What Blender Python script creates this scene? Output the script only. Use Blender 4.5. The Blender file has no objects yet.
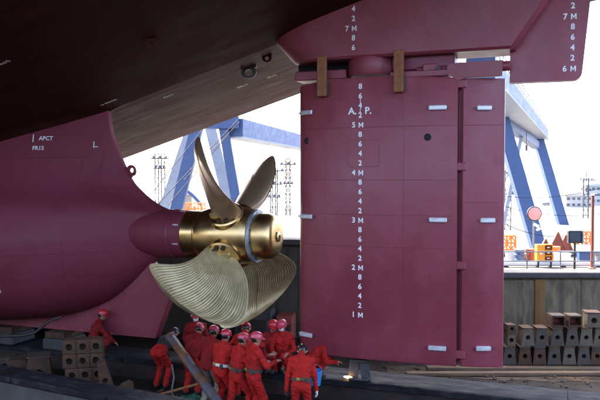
import bpy, bmesh, math, random
import numpy as np
from mathutils import Vector, Matrix
random.seed(7)
PI = math.pi
scene = bpy.context.scene
COL = scene.collection

# ------------------------------------------------------------------ camera
CAM = Vector((3.90, -14.67, 3.89))
YAW = math.atan2(.346, .938)
PITCH = math.atan(-22 / 700)
cd = bpy.data.cameras.new('camera')
cam = bpy.data.objects.new('camera', cd); COL.objects.link(cam)
cam.location = CAM
cam.rotation_euler = (PI / 2 + PITCH, 0, YAW)
cd.sensor_width = 36; cd.lens = 42
cd.clip_start = .1; cd.clip_end = 6000
scene.camera = cam

# ------------------------------------------------------------------ sky and sun
SUN_EL, SUN_AZ = math.radians(50), math.radians(152)     # azimuth from +X, counter-clockwise: behind the ship
w = bpy.data.worlds.new('World'); scene.world = w; w.use_nodes = True
nt = w.node_tree; nt.nodes.clear()
sky = nt.nodes.new('ShaderNodeTexSky'); sky.sky_type = 'NISHITA'; sky.sun_disc = False
sky.sun_elevation = SUN_EL; sky.sun_rotation = PI / 2 - SUN_AZ
sky.air_density = .35; sky.dust_density = 4.; sky.ozone_density = 0.
bg = nt.nodes.new('ShaderNodeBackground'); bg.inputs['Strength'].default_value = .14
wo = nt.nodes.new('ShaderNodeOutputWorld')
nt.links.new(sky.outputs[0], bg.inputs[0]); nt.links.new(bg.outputs[0], wo.inputs[0])
sl = bpy.data.lights.new('sun', 'SUN'); sl.energy = .9; sl.angle = math.radians(12); sl.color = (1, .94, .85)
sun = bpy.data.objects.new('sun', sl); COL.objects.link(sun)
sd = Vector((math.cos(SUN_EL) * math.cos(SUN_AZ), math.cos(SUN_EL) * math.sin(SUN_AZ), math.sin(SUN_EL)))
sun.rotation_euler = (-sd).to_track_quat('-Z', 'Y').to_euler()
sun.location = (0, 30, 60)
vs = scene.view_settings
vs.view_transform = 'Standard'; vs.look = 'None'; vs.exposure = 4.0; vs.gamma = 1; vs.use_curve_mapping = False

# ------------------------------------------------------------------ helpers
E1 = Vector((math.cos(YAW), math.sin(YAW), 0)); E2 = Vector((-math.sin(YAW), math.cos(YAW), 0))
def site(r, d, z=0.):
    """yard coordinates: r across the dock end wall, d away from the surveyed station, z height over the keel line"""
    return Vector((CAM.x, CAM.y, 0)) + E1 * r + E2 * d + Vector((0, 0, z))
def interp(x, xs, ys): return float(np.interp(x, xs, ys))
def smooth_interp(x, xs, ys):
    x = min(max(x, xs[0]), xs[-1])
    i = min(max(int(np.searchsorted(xs, x)) - 1, 0), len(xs) - 2)
    h = xs[i + 1] - xs[i]; t = (x - xs[i]) / h
    def sl(j):
        if j <= 0: return (ys[1] - ys[0]) / (xs[1] - xs[0])
        if j >= len(xs) - 1: return (ys[-1] - ys[-2]) / (xs[-1] - xs[-2])
        a = (ys[j] - ys[j - 1]) / (xs[j] - xs[j - 1]); b = (ys[j + 1] - ys[j]) / (xs[j + 1] - xs[j])
        return 0 if a * b <= 0 else 2 * a * b / (a + b)
    m0, m1 = sl(i), sl(i + 1)
    return ((2*t**3 - 3*t**2 + 1) * ys[i] + (t**3 - 2*t**2 + t) * h * m0 + (-2*t**3 + 3*t**2) * ys[i + 1] + (t**3 - t**2) * h * m1)

class MB:
    """mesh builder"""
    def __init__(s): s.v = []; s.f = []; s.m = []
    def add(s, vs_, fs, mi=0):
        o = len(s.v); s.v += [tuple(v) for v in vs_]
        s.f += [tuple(i + o for i in f) for f in fs]; s.m += [mi] * len(fs)
        return s
    def box(s, c, size, M=None, mi=0, taper=1., bev=0.):
        x, y, z = size[0] / 2, size[1] / 2, size[2] / 2
        if bev > 0:
            bm = bmesh.new(); bmesh.ops.create_cube(bm, size=1)
            for v in bm.verts:
                k = taper if v.co.z > 0 else 1
                v.co = Vector((v.co.x * 2 * x * k, v.co.y * 2 * y * k, v.co.z * 2 * z))
            bmesh.ops.bevel(bm, geom=bm.edges[:], offset=bev, segments=1, affect='EDGES')
            bm.verts.index_update()
            vs_ = [v.co.copy() for v in bm.verts]; fs = [[v.index for v in f.verts] for f in bm.faces]; bm.free()
        else:
            vs_ = [Vector((sx * x * (taper if sz > 0 else 1), sy * y * (taper if sz > 0 else 1), sz * z)) for sz in (-1, 1) for sy in (-1, 1) for sx in (-1, 1)]
            fs = [(0, 2, 3, 1), (4, 5, 7, 6), (0, 1, 5, 4), (2, 6, 7, 3), (0, 4, 6, 2), (1, 3, 7, 5)]
        if M is not None: vs_ = [M @ v for v in vs_]
        return s.add([v + Vector(c) for v in vs_], fs, mi)
    def tube(s, pts, r, n=8, mi=0, cap=True):
        pts = [Vector(p) for p in pts]; rs = r if isinstance(r, (list, tuple)) else [r] * len(pts)
        vs_ = []; fs = []; up = None
        for i, p in enumerate(pts):
            t = (pts[min(i + 1, len(pts) - 1)] - pts[max(i - 1, 0)]).normalized()
            if up is None:
                up = t.cross(Vector((0, 0, 1)) if abs(t.z) < .9 else Vector((1, 0, 0))).normalized()
            a = (up - t * up.dot(t)).normalized(); b = t.cross(a); up = a
            for k in range(n):
                q = 2 * PI * k / n
                vs_.append(p + (a * math.cos(q) + b * math.sin(q)) * rs[i])
        for i in range(len(pts) - 1):
            for k in range(n):
                k2 = (k + 1) % n
                fs.append((i * n + k, i * n + k2, (i + 1) * n + k2, (i + 1) * n + k))
        if cap:
            fs.append(tuple(range(n - 1, -1, -1))); fs.append(tuple((len(pts) - 1) * n + k for k in range(n)))
        return s.add(vs_, fs, mi)
    def bar(s, a, b, wx, wz, mi=0, upv=(0, 0, 1)):
        a, b = Vector(a), Vector(b); t = (b - a).normalized(); u = Vector(upv)
        x = t.cross(u)
        if x.length < 1e-4: x = t.cross(Vector((1, 0, 0)))
        x.normalize(); y = x.cross(t).normalized()
        vs_ = [p + x * (sx * wx / 2) + y * (sz * wz / 2) for p in (a, b) for sz in (-1, 1) for sx in (-1, 1)]
        return s.add(vs_, [(0, 1, 3, 2), (4, 6, 7, 5), (0, 4, 5, 1), (2, 3, 7, 6), (0, 2, 6, 4), (1, 5, 7, 3)], mi)
    def lathe(s, prof, n=32, axis='Z', o=(0, 0, 0), mi=0, M=None):
        """prof: list of (radius, height)"""
        vs_ = []; fs = []
        for r, h in prof:
            for k in range(n):
                q = 2 * PI * k / n; c, d = r * math.cos(q), r * math.sin(q)
                v = Vector((c, d, h)) if axis == 'Z' else (Vector((h, c, d)) if axis == 'X' else Vector((c, h, d)))
                if M is not None: v = M @ v
                vs_.append(v + Vector(o))
        for i in range(len(prof) - 1):
            for k in range(n):
                k2 = (k + 1) % n; fs.append((i * n + k, i * n + k2, (i + 1) * n + k2, (i + 1) * n + k))
        fs.append(tuple(range(n - 1, -1, -1))); fs.append(tuple((len(prof) - 1) * n + k for k in range(n)))
        return s.add(vs_, fs, mi)
    def prism(s, poly, a, b, fn, mi=0):
        """poly: list of (u,v); fn(u,v,w)->xyz ; extruded w from a to b"""
        n = len(poly)
        vs_ = [Vector(fn(u, v, a)) for u, v in poly] + [Vector(fn(u, v, b)) for u, v in poly]
        fs = [tuple(range(n - 1, -1, -1)), tuple(range(n, 2 * n))] + [(i, (i + 1) % n, n + (i + 1) % n, n + i) for i in range(n)]
        return s.add(vs_, fs, mi)
    def mesh(s, name, mats, smooth=None):
        me = bpy.data.meshes.new(name); me.from_pydata([tuple(v) for v in s.v], [], s.f)
        if not isinstance(mats, (list, tuple)): mats = [mats]
        for m in mats: me.materials.append(MAT[m] if isinstance(m, str) else m)
        if len(mats) > 1: me.polygons.foreach_set('material_index', s.m)
        bm = bmesh.new(); bm.from_mesh(me); bmesh.ops.recalc_face_normals(bm, faces=bm.faces[:])
        if smooth is not None:
            for f in bm.faces: f.smooth = True
            for e in bm.edges:
                if len(e.link_faces) == 2 and e.calc_face_angle(0) > math.radians(smooth): e.smooth = False
        bm.to_mesh(me); bm.free(); me.update()
        return me
    def build(s, name, mats, parent=None, smooth=None, **kw):
        return link(name, s.mesh(name, mats, smooth), parent, **kw)

def link(name, data, parent=None, loc=None, rot=None, label=None, cat=None, group=None, kind=None):
    o = bpy.data.objects.new(name, data); COL.objects.link(o)
    if parent is not None: o.parent = parent
    if loc is not None: o.location = loc
    if rot is not None: o.rotation_euler = rot
    if label: o['label'] = label
    if cat: o['category'] = cat
    if group: o['group'] = group
    if kind: o['kind'] = kind
    return o
def thing(name, label, cat, loc=(0, 0, 0), rotz=0., group=None):
    return link(name, None, None, loc, (0, 0, rotz), label, cat, group)

# ------------------------------------------------------------------ materials
MAT = {}
def mat(name, col, rough=.6, metal=0., var=.15, scale=3., bump=.1, bscale=40., stretch=(1, 1, 1), col2=None, c2lo=.55, c2hi=.7, c2scale=2., rvar=.1, coat=0., emit=None, spec=.5, det=6, wave=0.):
    m = bpy.data.materials.new(name); m.use_nodes = True; n = m.node_tree.nodes; L = m.node_tree.links
    b = n['Principled BSDF']
    tc = n.new('ShaderNodeTexCoord'); mp = n.new('ShaderNodeMapping'); mp.inputs['Scale'].default_value = stretch
    L.new(tc.outputs['Object'], mp.inputs[0])
    no = n.new('ShaderNodeTexNoise'); no.inputs['Scale'].default_value = scale; no.inputs['Detail'].default_value = det; no.inputs['Roughness'].default_value = .6
    L.new(mp.outputs[0], no.inputs['Vector'])
    mr = n.new('ShaderNodeMapRange'); mr.inputs['From Min'].default_value = .3; mr.inputs['From Max'].default_value = .7
    mr.inputs['To Min'].default_value = 1 - var; mr.inputs['To Max'].default_value = 1 + var
    L.new(no.outputs['Fac'], mr.inputs['Value'])
    mx = n.new('ShaderNodeMix'); mx.data_type = 'RGBA'; mx.blend_type = 'MULTIPLY'; mx.inputs['Factor'].default_value = 1
    mx.inputs['A'].default_value = (*col, 1); L.new(mr.outputs[0], mx.inputs['B'])
    out = mx.outputs['Result']
    if col2:
        n2 = n.new('ShaderNodeTexNoise'); n2.inputs['Scale'].default_value = c2scale; n2.inputs['Detail'].default_value = 8; n2.inputs['Roughness'].default_value = .65
        L.new(mp.outputs[0], n2.inputs['Vector'])
        r2 = n.new('ShaderNodeMapRange'); r2.inputs['From Min'].default_value = c2lo; r2.inputs['From Max'].default_value = c2hi
        L.new(n2.outputs['Fac'], r2.inputs['Value'])
        m2 = n.new('ShaderNodeMix'); m2.data_type = 'RGBA'; L.new(r2.outputs[0], m2.inputs['Factor'])
        L.new(out, m2.inputs['A']); m2.inputs['B'].default_value = (*col2, 1); out = m2.outputs['Result']
    L.new(out, b.inputs['Base Color'])
    rr = n.new('ShaderNodeMapRange'); rr.inputs['From Min'].default_value = .3; rr.inputs['From Max'].default_value = .7
    rr.inputs['To Min'].default_value = max(rough - rvar, .02); rr.inputs['To Max'].default_value = min(rough + rvar, 1)
    L.new(no.outputs['Fac'], rr.inputs['Value']); L.new(rr.outputs[0], b.inputs['Roughness'])
    b.inputs['Metallic'].default_value = metal; b.inputs['Specular IOR Level'].default_value = spec
    b.inputs['Coat Weight'].default_value = coat; b.inputs['Coat Roughness'].default_value = .25
    if bump:
        n3 = n.new('ShaderNodeTexNoise'); n3.inputs['Scale'].default_value = bscale; n3.inputs['Detail'].default_value = 5
        L.new(mp.outputs[0], n3.inputs['Vector'])
        bp = n.new('ShaderNodeBump'); bp.inputs['Strength'].default_value = bump; bp.inputs['Distance'].default_value = .02
        L.new(n3.outputs['Fac'], bp.inputs['Height']); L.new(bp.outputs[0], b.inputs['Normal'])
        if wave:
            n4 = n.new('ShaderNodeTexNoise'); n4.inputs['Scale'].default_value = 1.6; n4.inputs['Detail'].default_value = 2; L.new(tc.outputs['Object'], n4.inputs['Vector'])
            b4 = n.new('ShaderNodeBump'); b4.inputs['Strength'].default_value = wave; b4.inputs['Distance'].default_value = .06
            L.new(n4.outputs['Fac'], b4.inputs['Height']); L.new(b4.outputs[0], bp.inputs['Normal'])
    if emit:
        b.inputs['Emission Color'].default_value = (*emit[:3], 1); b.inputs['Emission Strength'].default_value = emit[3]
    MAT[name] = m
    return m
HULL = (.22, .036, .052)
mat('hull_paint', (.18, .029, .043), .55, spec=.3, wave=.35, var=.16, scale=1.6, bump=.08, bscale=25, stretch=(.35, 1, 1), col2=(.16, .028, .048), c2lo=.5, c2hi=.8, c2scale=1.6)  # bulb red, base darkened to carry the shade under the hull
mat('counter_paint', (.037, .0095, .0078), .7, spec=.06, var=.35, scale=2.2, bump=.12, bscale=14, stretch=(.12, 1, 1), col2=(.054, .0145, .0125), c2lo=.5, c2hi=.72, c2scale=3, rvar=.12)  # brownish coat, base darkened further to deepen the shade below the counter
mat('rudder_paint', (.23, .04, .054), .45, spec=.5, wave=.3, var=.14, scale=1.1, bump=.07, bscale=30, stretch=(1, 1, .7), col2=(.275, .06, .082), c2lo=.5, c2hi=.72, c2scale=1.3)
mat('seam_paint', (.18, .026, .053), .45, var=.1)
mat('white_mark', (.82, .82, .8), .5, var=.06, bump=0)
mat('faded_mark', (.45, .42, .4), .6, var=.2, scale=20, bump=0)
mat('zinc', (.62, .62, .6), .45, .4, var=.2, scale=14, bump=.15, bscale=50)
mat('dark_hole', (.01, .008, .01), .9, var=.05, bump=0)
mat('rust_brown', (.26, .1, .035), .75, var=.35, scale=9, bump=.3, bscale=60, col2=(.1, .04, .02), c2scale=7)
mat('bronze', (.62, .43, .18), .3, 1., var=.12, scale=1.6, det=3, bump=.015, bscale=60, rvar=.07)
mat('blade_bronze', (.55, .45, .23), .45, .65, var=.16, scale=4, bump=.05, bscale=50, col2=(.36, .3, .14), c2lo=.48, c2hi=.75, c2scale=3)
mat('blade_back', (.55, .4, .25), .38, .65, var=.14, scale=3, bump=.04, bscale=40, col2=(.5, .4, .22), c2lo=.45, c2hi=.7, c2scale=1.6)
mat('steel_grey', (.3, .32, .34), .45, .6, var=.15, scale=6, bump=.06)
mat('trestle_grey', (.07, .07, .066), .7, .1, var=.3, scale=9, bump=.2)
mat('bolt_dark', (.06, .05, .04), .5, .6, var=.3, scale=30, bump=.1)
mat('dock_floor', (.022, .018, .014), .7, spec=.15, var=.5, scale=.9, bump=.5, bscale=9, col2=(.04, .027, .015), c2lo=.5, c2hi=.65, c2scale=.7, rvar=.3)
mat('mud', (.085, .05, .02), .55, spec=.25, var=.4, scale=3, bump=.6, bscale=9, stretch=(.6, 2, 1), col2=(.02, .013, .007), c2lo=.42, c2hi=.52, c2scale=2.2, rvar=.3)
mat('sill_top', (.013, .014, .016), .65, spec=.15, var=.5, scale=2.5, bump=.7, bscale=12, stretch=(.5, 2, 1), col2=(.05, .053, .056), c2lo=.52, c2hi=.75, c2scale=4, rvar=.2)
mat('sill_face', (.028, .022, .018), .75, spec=.3, var=.4, scale=3, bump=.4, bscale=18, col2=(.07, .02, .017), c2lo=.52, c2hi=.6, c2scale=1.1)
mat('concrete_dark', (.06, .06, .057), .8, var=.35, scale=3, bump=.5, bscale=14, col2=(.045, .045, .045), c2scale=2.5)
mat('concrete_wall', (.17, .135, .075), .85, var=.3, scale=2, bump=.35, bscale=16, stretch=(2, 2, .45), col2=(.06, .05, .032), c2lo=.45, c2hi=.68, c2scale=2.2)
mat('concrete_side', (.075, .075, .05), .85, var=.35, scale=2, bump=.4, bscale=14, stretch=(1.5, 1.5, .4), col2=(.035, .033, .025), c2lo=.45, c2hi=.65, c2scale=2)
mat('concrete_rust', (.2, .095, .022), .85, var=.3, scale=3, bump=.3, bscale=16, stretch=(1.5, 1.5, .25), col2=(.12, .1, .05), c2lo=.5, c2hi=.7, c2scale=3)
mat('wall_stain', (.035, .045, .055), .7, var=.3, scale=6, bump=.2)
mat('pier_concrete', (.13, .12, .105), .85, var=.2, scale=1.2, bump=.3, bscale=10)
mat('block_grey', (.07, .06, .042), .75, .1, var=.35, scale=7, bump=.4, bscale=35, col2=(.075, .03, .016), c2lo=.5, c2hi=.68, c2scale=5)
mat('block_rust', (.095, .045, .02), .8, .1, var=.4, scale=7, bump=.4, bscale=35, col2=(.04, .024, .015), c2lo=.45, c2hi=.65, c2scale=5)
mat('block_pale', (.11, .09, .055), .8, var=.3, scale=7, bump=.3, bscale=30, col2=(.12, .07, .035), c2scale=4)
mat('timber', (.17, .11, .055), .75, var=.4, scale=5, bump=.5, bscale=30, stretch=(.3, 3, 3), col2=(.1, .06, .035), c2lo=.5, c2hi=.62, c2scale=3)
mat('crane_blue', (.03, .07, .18), .5, var=.12, scale=2, bump=.04)
mat('crane_pale', (.2, .24, .3), .5, var=.12, scale=2, bump=.04)
mat('galv', (.2, .21, .22), .5, .5, var=.15, scale=8, bump=0)
mat('mast_grey', (.05, .055, .065), .6, .2, var=.15, bump=0)
mat('white_paint', (.75, .75, .74), .55, var=.08, bump=0)
mat('far_white', (.4, .39, .37), .7, var=.1, bump=0)
mat('cream_paint', (.2, .165, .12), .7, var=.12, bump=0)
mat('window_dark', (.06, .08, .1), .15, var=.1, bump=0)
mat('orange_paint', (.75, .2, .03), .55, var=.15, bump=0)
mat('amber_paint', (.85, .34, .02), .5, var=.1, bump=0)
mat('red_brown', (.25, .06, .035), .7, var=.25, bump=.1)
mat('pink_disc', (.72, .36, .3), .35, var=.1, bump=0)
mat('black_box', (.02, .022, .025), .4, var=.2, bump=0)
mat('water', (.05, .075, .085), .12, var=.2, scale=.3, bump=.25, bscale=1.2, rvar=.04)
mat('coverall', (.4, .015, .011), .8, var=.3, scale=7, bump=.6, bscale=20, spec=.2, col2=(.17, .014, .012), c2lo=.52, c2hi=.78, c2scale=5)
mat('coverall_shaded', (.22, .012, .012), .85, var=.35, scale=7, bump=.6, bscale=20, spec=.2, col2=(.08, .01, .01), c2lo=.5, c2hi=.75, c2scale=5)  # darker coverall copy, imitates the shade on workers farther back
mat('khaki', (.3, .25, .17), .85, var=.2, scale=9, bump=.3, bscale=26)
mat('charcoal_cloth', (.03, .026, .024), .9, var=.35, scale=10, bump=.4, bscale=24)
mat('skin', (.33, .17, .105), .55, var=.08, bump=0)
mat('eye_dark', (.02, .015, .012), .3, bump=0)
mat('boot', (.025, .022, .02), .6, var=.3, bump=.1)
mat('helmet_red', (.5, .02, .03), .3, var=.06, bump=0, coat=.3)
mat('helmet_pink', (.55, .05, .075), .3, var=.06, bump=0, coat=.3)
mat('glove', (.62, .6, .55), .8, var=.15, bump=.1)
mat('belt_dark', (.05, .045, .03), .7, var=.2, bump=.1)
mat('belt_white', (.6, .6, .56), .6, var=.2, bump=0)
mat('buckle', (.7, .5, .1), .35, .8, bump=0)
mat('mask_white', (.8, .8, .78), .8, var=.05, bump=.1)
mat('blue_plastic', (.03, .22, .55), .4, var=.1, bump=0)
mat('green_tarp', (.03, .13, .075), .6, var=.3, bump=.2)
mat('pipe_rust', (.2, .1, .05), .55, .35, var=.45, scale=5, bump=.3, bscale=40, col2=(.12, .13, .15), c2lo=.45, c2hi=.6, c2scale=1.8)
mat('hose', (.1, .1, .09), .6, var=.2, bump=0)
mat('rope', (.008, .008, .01), .8, bump=0)
mat('flame', (.9, .5, .15), .5, bump=0, emit=(1, .5, .14, 1.3))

# ------------------------------------------------------------------ ship: hull form
def ceil_z(X):
    if X > 1.5: return 6.88 + .297 * 3.61 + .15 * (X - 1.5)
    if X > -13: return 6.88 + .297 * (X + 2.11)
    return max(3.65 + .2 * (X + 13), .35)
def half_beam(X): return smooth_interp(X, [-34, -20, -8, 0, 6], [10, 9.8, 9.3, 9.0, 8.6])
SX = [-34, -20, -14, -10, -8.4, -7.4, -6.5, -5.8, -5.2, -4.9]
def bulb(X):
    return dict(zb=smooth_interp(X, SX, [0, 0, .04, .16, .3, .5, .84, 1.34, 1.9, 2.15]),
                wb=smooth_interp(X, SX, [9, 6.6, 4.3, 2.65, 2.0, 1.52, 1.0, .6, .36, .28]),
                zm=smooth_interp(X, SX, [2.4, 2.2, 2.2, 2.3, 2.38, 2.44, 2.5, 2.54, 2.57, 2.58]),
                wn=smooth_interp(X, SX, [8.5, 5.0, 2.6, 1.35, .85, .5, .2, .12, .1, .1]))
def top_edge(X): return smooth_interp(X, [-6.56, -6.45, -6.29, -5.81, -5.11, -4.9], [5.7, 5.0, 4.58, 3.72, 3.21, 3.12])
def edge_x(z): return interp(z, [2.6, 3.12, 3.21, 3.42, 3.72, 4.1, 4.58, 5.0, 5.7], [-3.7, -4.9, -5.11, -5.45, -5.81, -6.08, -6.29, -6.45, -6.56])
def bulb_b(X, z):
    p = bulb(X)
    if z <= p['zm']:
        t = min(max((p['zm'] - z) / (p['zm'] - p['zb']), 0), 1)
        return p['wb'] * (1 - t ** 2.15) ** (1 / 2.0)
    zt = ceil_z(X) + .1
    t = min(max((z - p['zm']) / (zt - p['zm']), 0), 1); s = .5 + .5 * math.cos(PI * t); lin = 1 - t
    kc = smooth_interp(X, [-14, -9, -7, -5.3], [.7, .5, .35, .25])
    b0 = p['wn'] + (p['wb'] - p['wn']) * (kc * s + (1 - kc) * lin)
    d = max(edge_x(z) - X, 0.)
    b1 = .07 + interp(z, [2.6, 3.0, 3.5, 4.0, 4.5, 5.0, 5.6], [.8, .66, .52, .46, .43, .42, .42]) * d ** .9
    k = .22 * min(1, (z - p['zm']) / .5)
    if X < -9: b1 += (-9 - X) * .6
    if k < .01: return min(b0, b1)
    h = min(max(.5 + .5 * (b1 - b0) / k, 0), 1)
    return max(b1 + (b0 - b1) * h - k * h * (1 - h), .05)

def upper_hull(name, parent):
    xs = list(np.arange(-34, -14, 1.0)) + list(np.arange(-14, 6.01, .25))
    nY = 26; rows = []
    for X in xs:
        B = half_beam(X); zc = ceil_z(X); half = []
        y0 = bulb(X)['wn'] if X < -6.56 else 0.
        for k in range(nY):
            y = y0 + (B - .9 - y0) * (k / (nY - 1)) ** 1.4
            z = zc + .085 * y
            if X < -6.3:   # fillet down into the neck of the bulb
                f = smooth_interp(X, [-34, -8, -6.9, -6.3], [1.2, .2, .12, 0]); u = (y - y0) / f if f > .01 else 9
                if u < 1: z -= .55 * f * (1 - u) ** 2
            half.append((y, z))
        zE = zc + .085 * (B - .9)
        for k in range(1, 7):
            q = k / 6 * PI / 2; half.append((B - .9 + .9 * math.sin(q), zE + .9 * (1 - math.cos(q))))
        half += [(B + .02, zE + 2.), (B + .1, zE + 5), (B + .2, 19)]
        row = [(X, -y, z) for y, z in reversed(half)] + [(X, y, z) for y, z in half]
        rows.append(row)
    n = len(rows[0]); mb = MB(); fs = []
    for i in range(len(rows) - 1):
        for k in range(n - 1): fs.append((i * n + k, i * n + k + 1, (i + 1) * n + k + 1, (i + 1) * n + k))
    fs.append(tuple((len(rows) - 1) * n + k for k in range(n))); fs.append(tuple(range(n)))
    for i in range(len(rows) - 1): fs.append((i * n, (i + 1) * n, (i + 1) * n + n - 1, i * n + n - 1))
    mb.add([v for r in rows for v in r], fs)
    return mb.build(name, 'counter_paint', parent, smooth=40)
def lower_hull(name, parent):
    xs = list(np.arange(-34, -14, 1.)) + list(np.arange(-14, -6.6, .2)) + list(np.arange(-6.6, -4.89, .06)) + [-4.88]
    rows = []
    for X in xs:
        p = bulb(X); zt = ceil_z(X) + .1 if X < -6.56 else top_edge(X)
        half = [(0, p['zb'])]
        for k in range(1, 17):
            q = k / 16 * PI / 2; z = p['zm'] - (p['zm'] - p['zb']) * math.cos(q); half.append((bulb_b(X, z), z))
        for k in range(1, 23):
            q = k / 22; q = math.sin(q * PI / 2) if X > -6.56 else q
            z = p['zm'] + (zt - p['zm']) * q; half.append((bulb_b(X, z), z))
        half.append((0, zt + .03))
        rows.append([(X, -y, z) for y, z in half] + [(X, y, z) for y, z in reversed(half[1:-1])])
    n = len(rows[0]); mb = MB(); fs = []
    for i in range(len(rows) - 1):
        for k in range(n):
            k2 = (k + 1) % n; fs.append((i * n + k, i * n + k2, (i + 1) * n + k2, (i + 1) * n + k))
    fs.append(tuple(range(n))); fs.append(tuple((len(rows) - 1) * n + k for k in range(n)))
    mb.add([v for r in rows for v in r], fs)
    return mb.build(name, 'hull_paint', parent, smooth=45)

ship = thing('ship', 'burgundy painted ship stern in dry dock with bulbous skeg and wide flat counter above', 'ship', (0, 0, 0))
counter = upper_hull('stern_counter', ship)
gondola = lower_hull('stern_bulb', ship)
MB().prism([(-4.80, 1.02), (-5.19, .02), (-14, .02), (-14, .7), (-8, .7), (-6, 1.5), (-5.4, 1.95), (-5.25, 1.8)], -.13, .13, lambda u, v, q: (u, q, v)).build('keel_skeg', 'rudder_paint', ship)
dk = MB().box((-17, 0, 26.5), (32, 17, 15)).build('shade_block', 'white_paint', ship)  # unseen block added on top of the hull to shade the near dock
for zz in (21.5, 24.5, 27.5, 30.5):
    for k in range(9): MB().box((-31 + 3.5 * k, -8.51, zz), (1.3, .06, 1.2)).build('window', 'window_dark', dk)  # window panes on the added shading block
# stern tube boss
SZ = 2.56
MB().lathe([(.3, -6.3), (.5, -5.9), (.565, -5.4), (.585, -4.9), (.575, -4.6), (.555, -4.29), (.5, -4.28)], 48, 'X', (0, 0, SZ)).build('stern_tube', 'hull_paint', ship, smooth=40)
st = MB().lathe([(.585, -4.66), (.595, -4.65), (.595, -4.6), (.585, -4.59)], 48, 'X', (0, 0, SZ)).build('rope_guard', 'seam_paint', ship, smooth=40)
for q in (-.35, .45, 1.3):
    MB().box((-4.4, -.565 * math.cos(q), SZ + .565 * math.sin(q)), (.14, .02, .03), Matrix.Rotation(-q, 3, 'X')).build('guard_zinc', 'zinc', st)
# lapped ring where the boss meets the bulb: a weld bead ellipse
def on_bulb(X, z, off=.004): return Vector((X, -bulb_b(X, z) - off, z))
for z0, z1 in ((3.45, 3.25), (1.95, 2.15), (1.35, 1.62), (4.35, 4.4)):
    pts = [on_bulb(x, z0 + (z1 - z0) * (x + 13) / 7.2, .001) for x in np.arange(-13, -5.9 if z0 < 3 else -6.7, .15)]
    MB().tube(pts, .006, 5).build('weld_seam', 'seam_paint', gondola, smooth=60)
for X0 in (-7.0, -9.1, -11):
    pts = [on_bulb(X0, z, .001) for z in np.arange(.9, 4.4, .12)]
    MB().tube(pts, .006, 5).build('weld_seam', 'seam_paint', gondola, smooth=60)
# headbox over the rudder: rounded nose, flat sides
def headbox():
    zb = 6.40; levels = [(zb, 0.), (zb + .05, .04), (zb + .5, .06), (7.3, .1), (8.8, .2)]
    mb = MB(); rows = []
    for z, e in levels:
        xf = -1.58 - .52 * min(1, (z - zb) / .55) ** .8 if z < 7 else -2.1
        xa = 3.08 + (z - zb) * .69
        h = .46 + e * .6 if z > zb + .01 else .43; row = []
        for k in range(13):
            q = PI / 2 * k / 12; row.append((xf + 1.1 * (1 - math.sin(q)), -h * math.cos(PI/2 - q) if False else -h * math.sin(PI / 2 * (1 - k / 12)) , z))
        # nose: from side (y=-h) at xf+1.1 round to centre (y=0) at xf
        row = [(xf + 1.1 - 1.1 * math.sin(PI / 2 * k / 12), -h * math.cos(PI / 2 * k / 12), z) for k in range(13)]
        full = row + [(x, -y, z2) for x, y, z2 in reversed(row[:-1])]
        full = full + [(xa - .1, h, z), (xa, h - .12, z), (xa, -h + .12, z), (xa - .1, -h, z)]
        rows.append(full)
    n = len(rows[0]); fs = []
    for i in range(len(rows) - 1):
        for k in range(n):
            k2 = (k + 1) % n; fs.append((i * n + k, i * n + k2, (i + 1) * n + k2, (i + 1) * n + k))
    fs += [tuple(range(n)), tuple((len(rows) - 1) * n + k for k in range(n))]
    mb.add([v for r in rows for v in r], fs)
    return mb.build('headbox', 'rudder_paint', ship, smooth=30)
hb = headbox()
MB().lathe([(.46, 6.05), (.5, 6.1), (.5, 6.36), (.46, 6.44)], 40, 'Z', (.13, 0, 0)).build('rudder_trunk', 'rudder_paint', ship, smooth=40)
MB().box((-.95, -.02, 6.11), (1.16, .5, .2), bev=.02).build('trunk_fairing', 'rudder_paint', ship); MB().box((.14, .26, 6.24), (3.46, .3, .34)).build('gap_shade_plate', 'dark_hole', ship)  # near-black plate stands in for shade in the gap under the headbox
# aft centreline fin
cor = [(4.31 - .16 + .16 * math.sin(q), 5.78 + .16 - .16 * math.cos(q)) for q in np.linspace(0, PI / 2, 7)]
fin = MB().prism([(2.97, 9.), (2.97, 5.78)] + cor + [(4.6, 9.)], -.12, .12, lambda u, v, q: (u, q, v)).build('aft_fin', 'rudder_paint', ship)

# lettering on the plating
def text(txt, size, loc, parent, m='white_mark', rot=(PI / 2, 0, 0), align='CENTER', bold=.026, name='draft_mark', ext=.002):
    cu = bpy.data.curves.new(name, 'FONT'); cu.body = txt; cu.size = size; cu.align_x = align; cu.align_y = 'CENTER'
    cu.offset = bold * size; cu.extrude = ext; cu.resolution_u = 3
    t = bpy.data.objects.new(name, cu); COL.objects.link(t)
    me = bpy.data.meshes.new_from_object(t.evaluated_get(bpy.context.evaluated_depsgraph_get()))
    bpy.data.objects.remove(t); me.materials.clear(); me.materials.append(MAT[m]); me.name = name
    return link(name, me, parent, loc, rot)
def letter_m(h, loc, parent):
    a, k = h * .46, h * .2
    P = [(-a, -h / 2), (-a, h / 2), (-a + k * .9, h / 2), (0, -h * .02), (a - k * .9, h / 2), (a, h / 2), (a, -h / 2), (a - k, -h / 2), (a - k, h * .14), (0, -h * .36), (-a + k, h * .14), (-a + k, -h / 2)]
    quads = [(0, 1, 2, 10, 11), (2, 3, 9, 10), (3, 4, 8, 9), (4, 5, 6, 7, 8)]
    mb = MB().add([(x, -.002, z) for x, z in P] + [(x, .004, z) for x, z in P], [tuple(reversed(q)) for q in quads] + [tuple(12 + i for i in q) for q in quads] + [(i, (i + 1) % 12, 12 + (i + 1) % 12, 12 + i) for i in range(12)])
    return mb.build('draft_mark', 'white_mark', parent, loc=loc)
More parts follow.
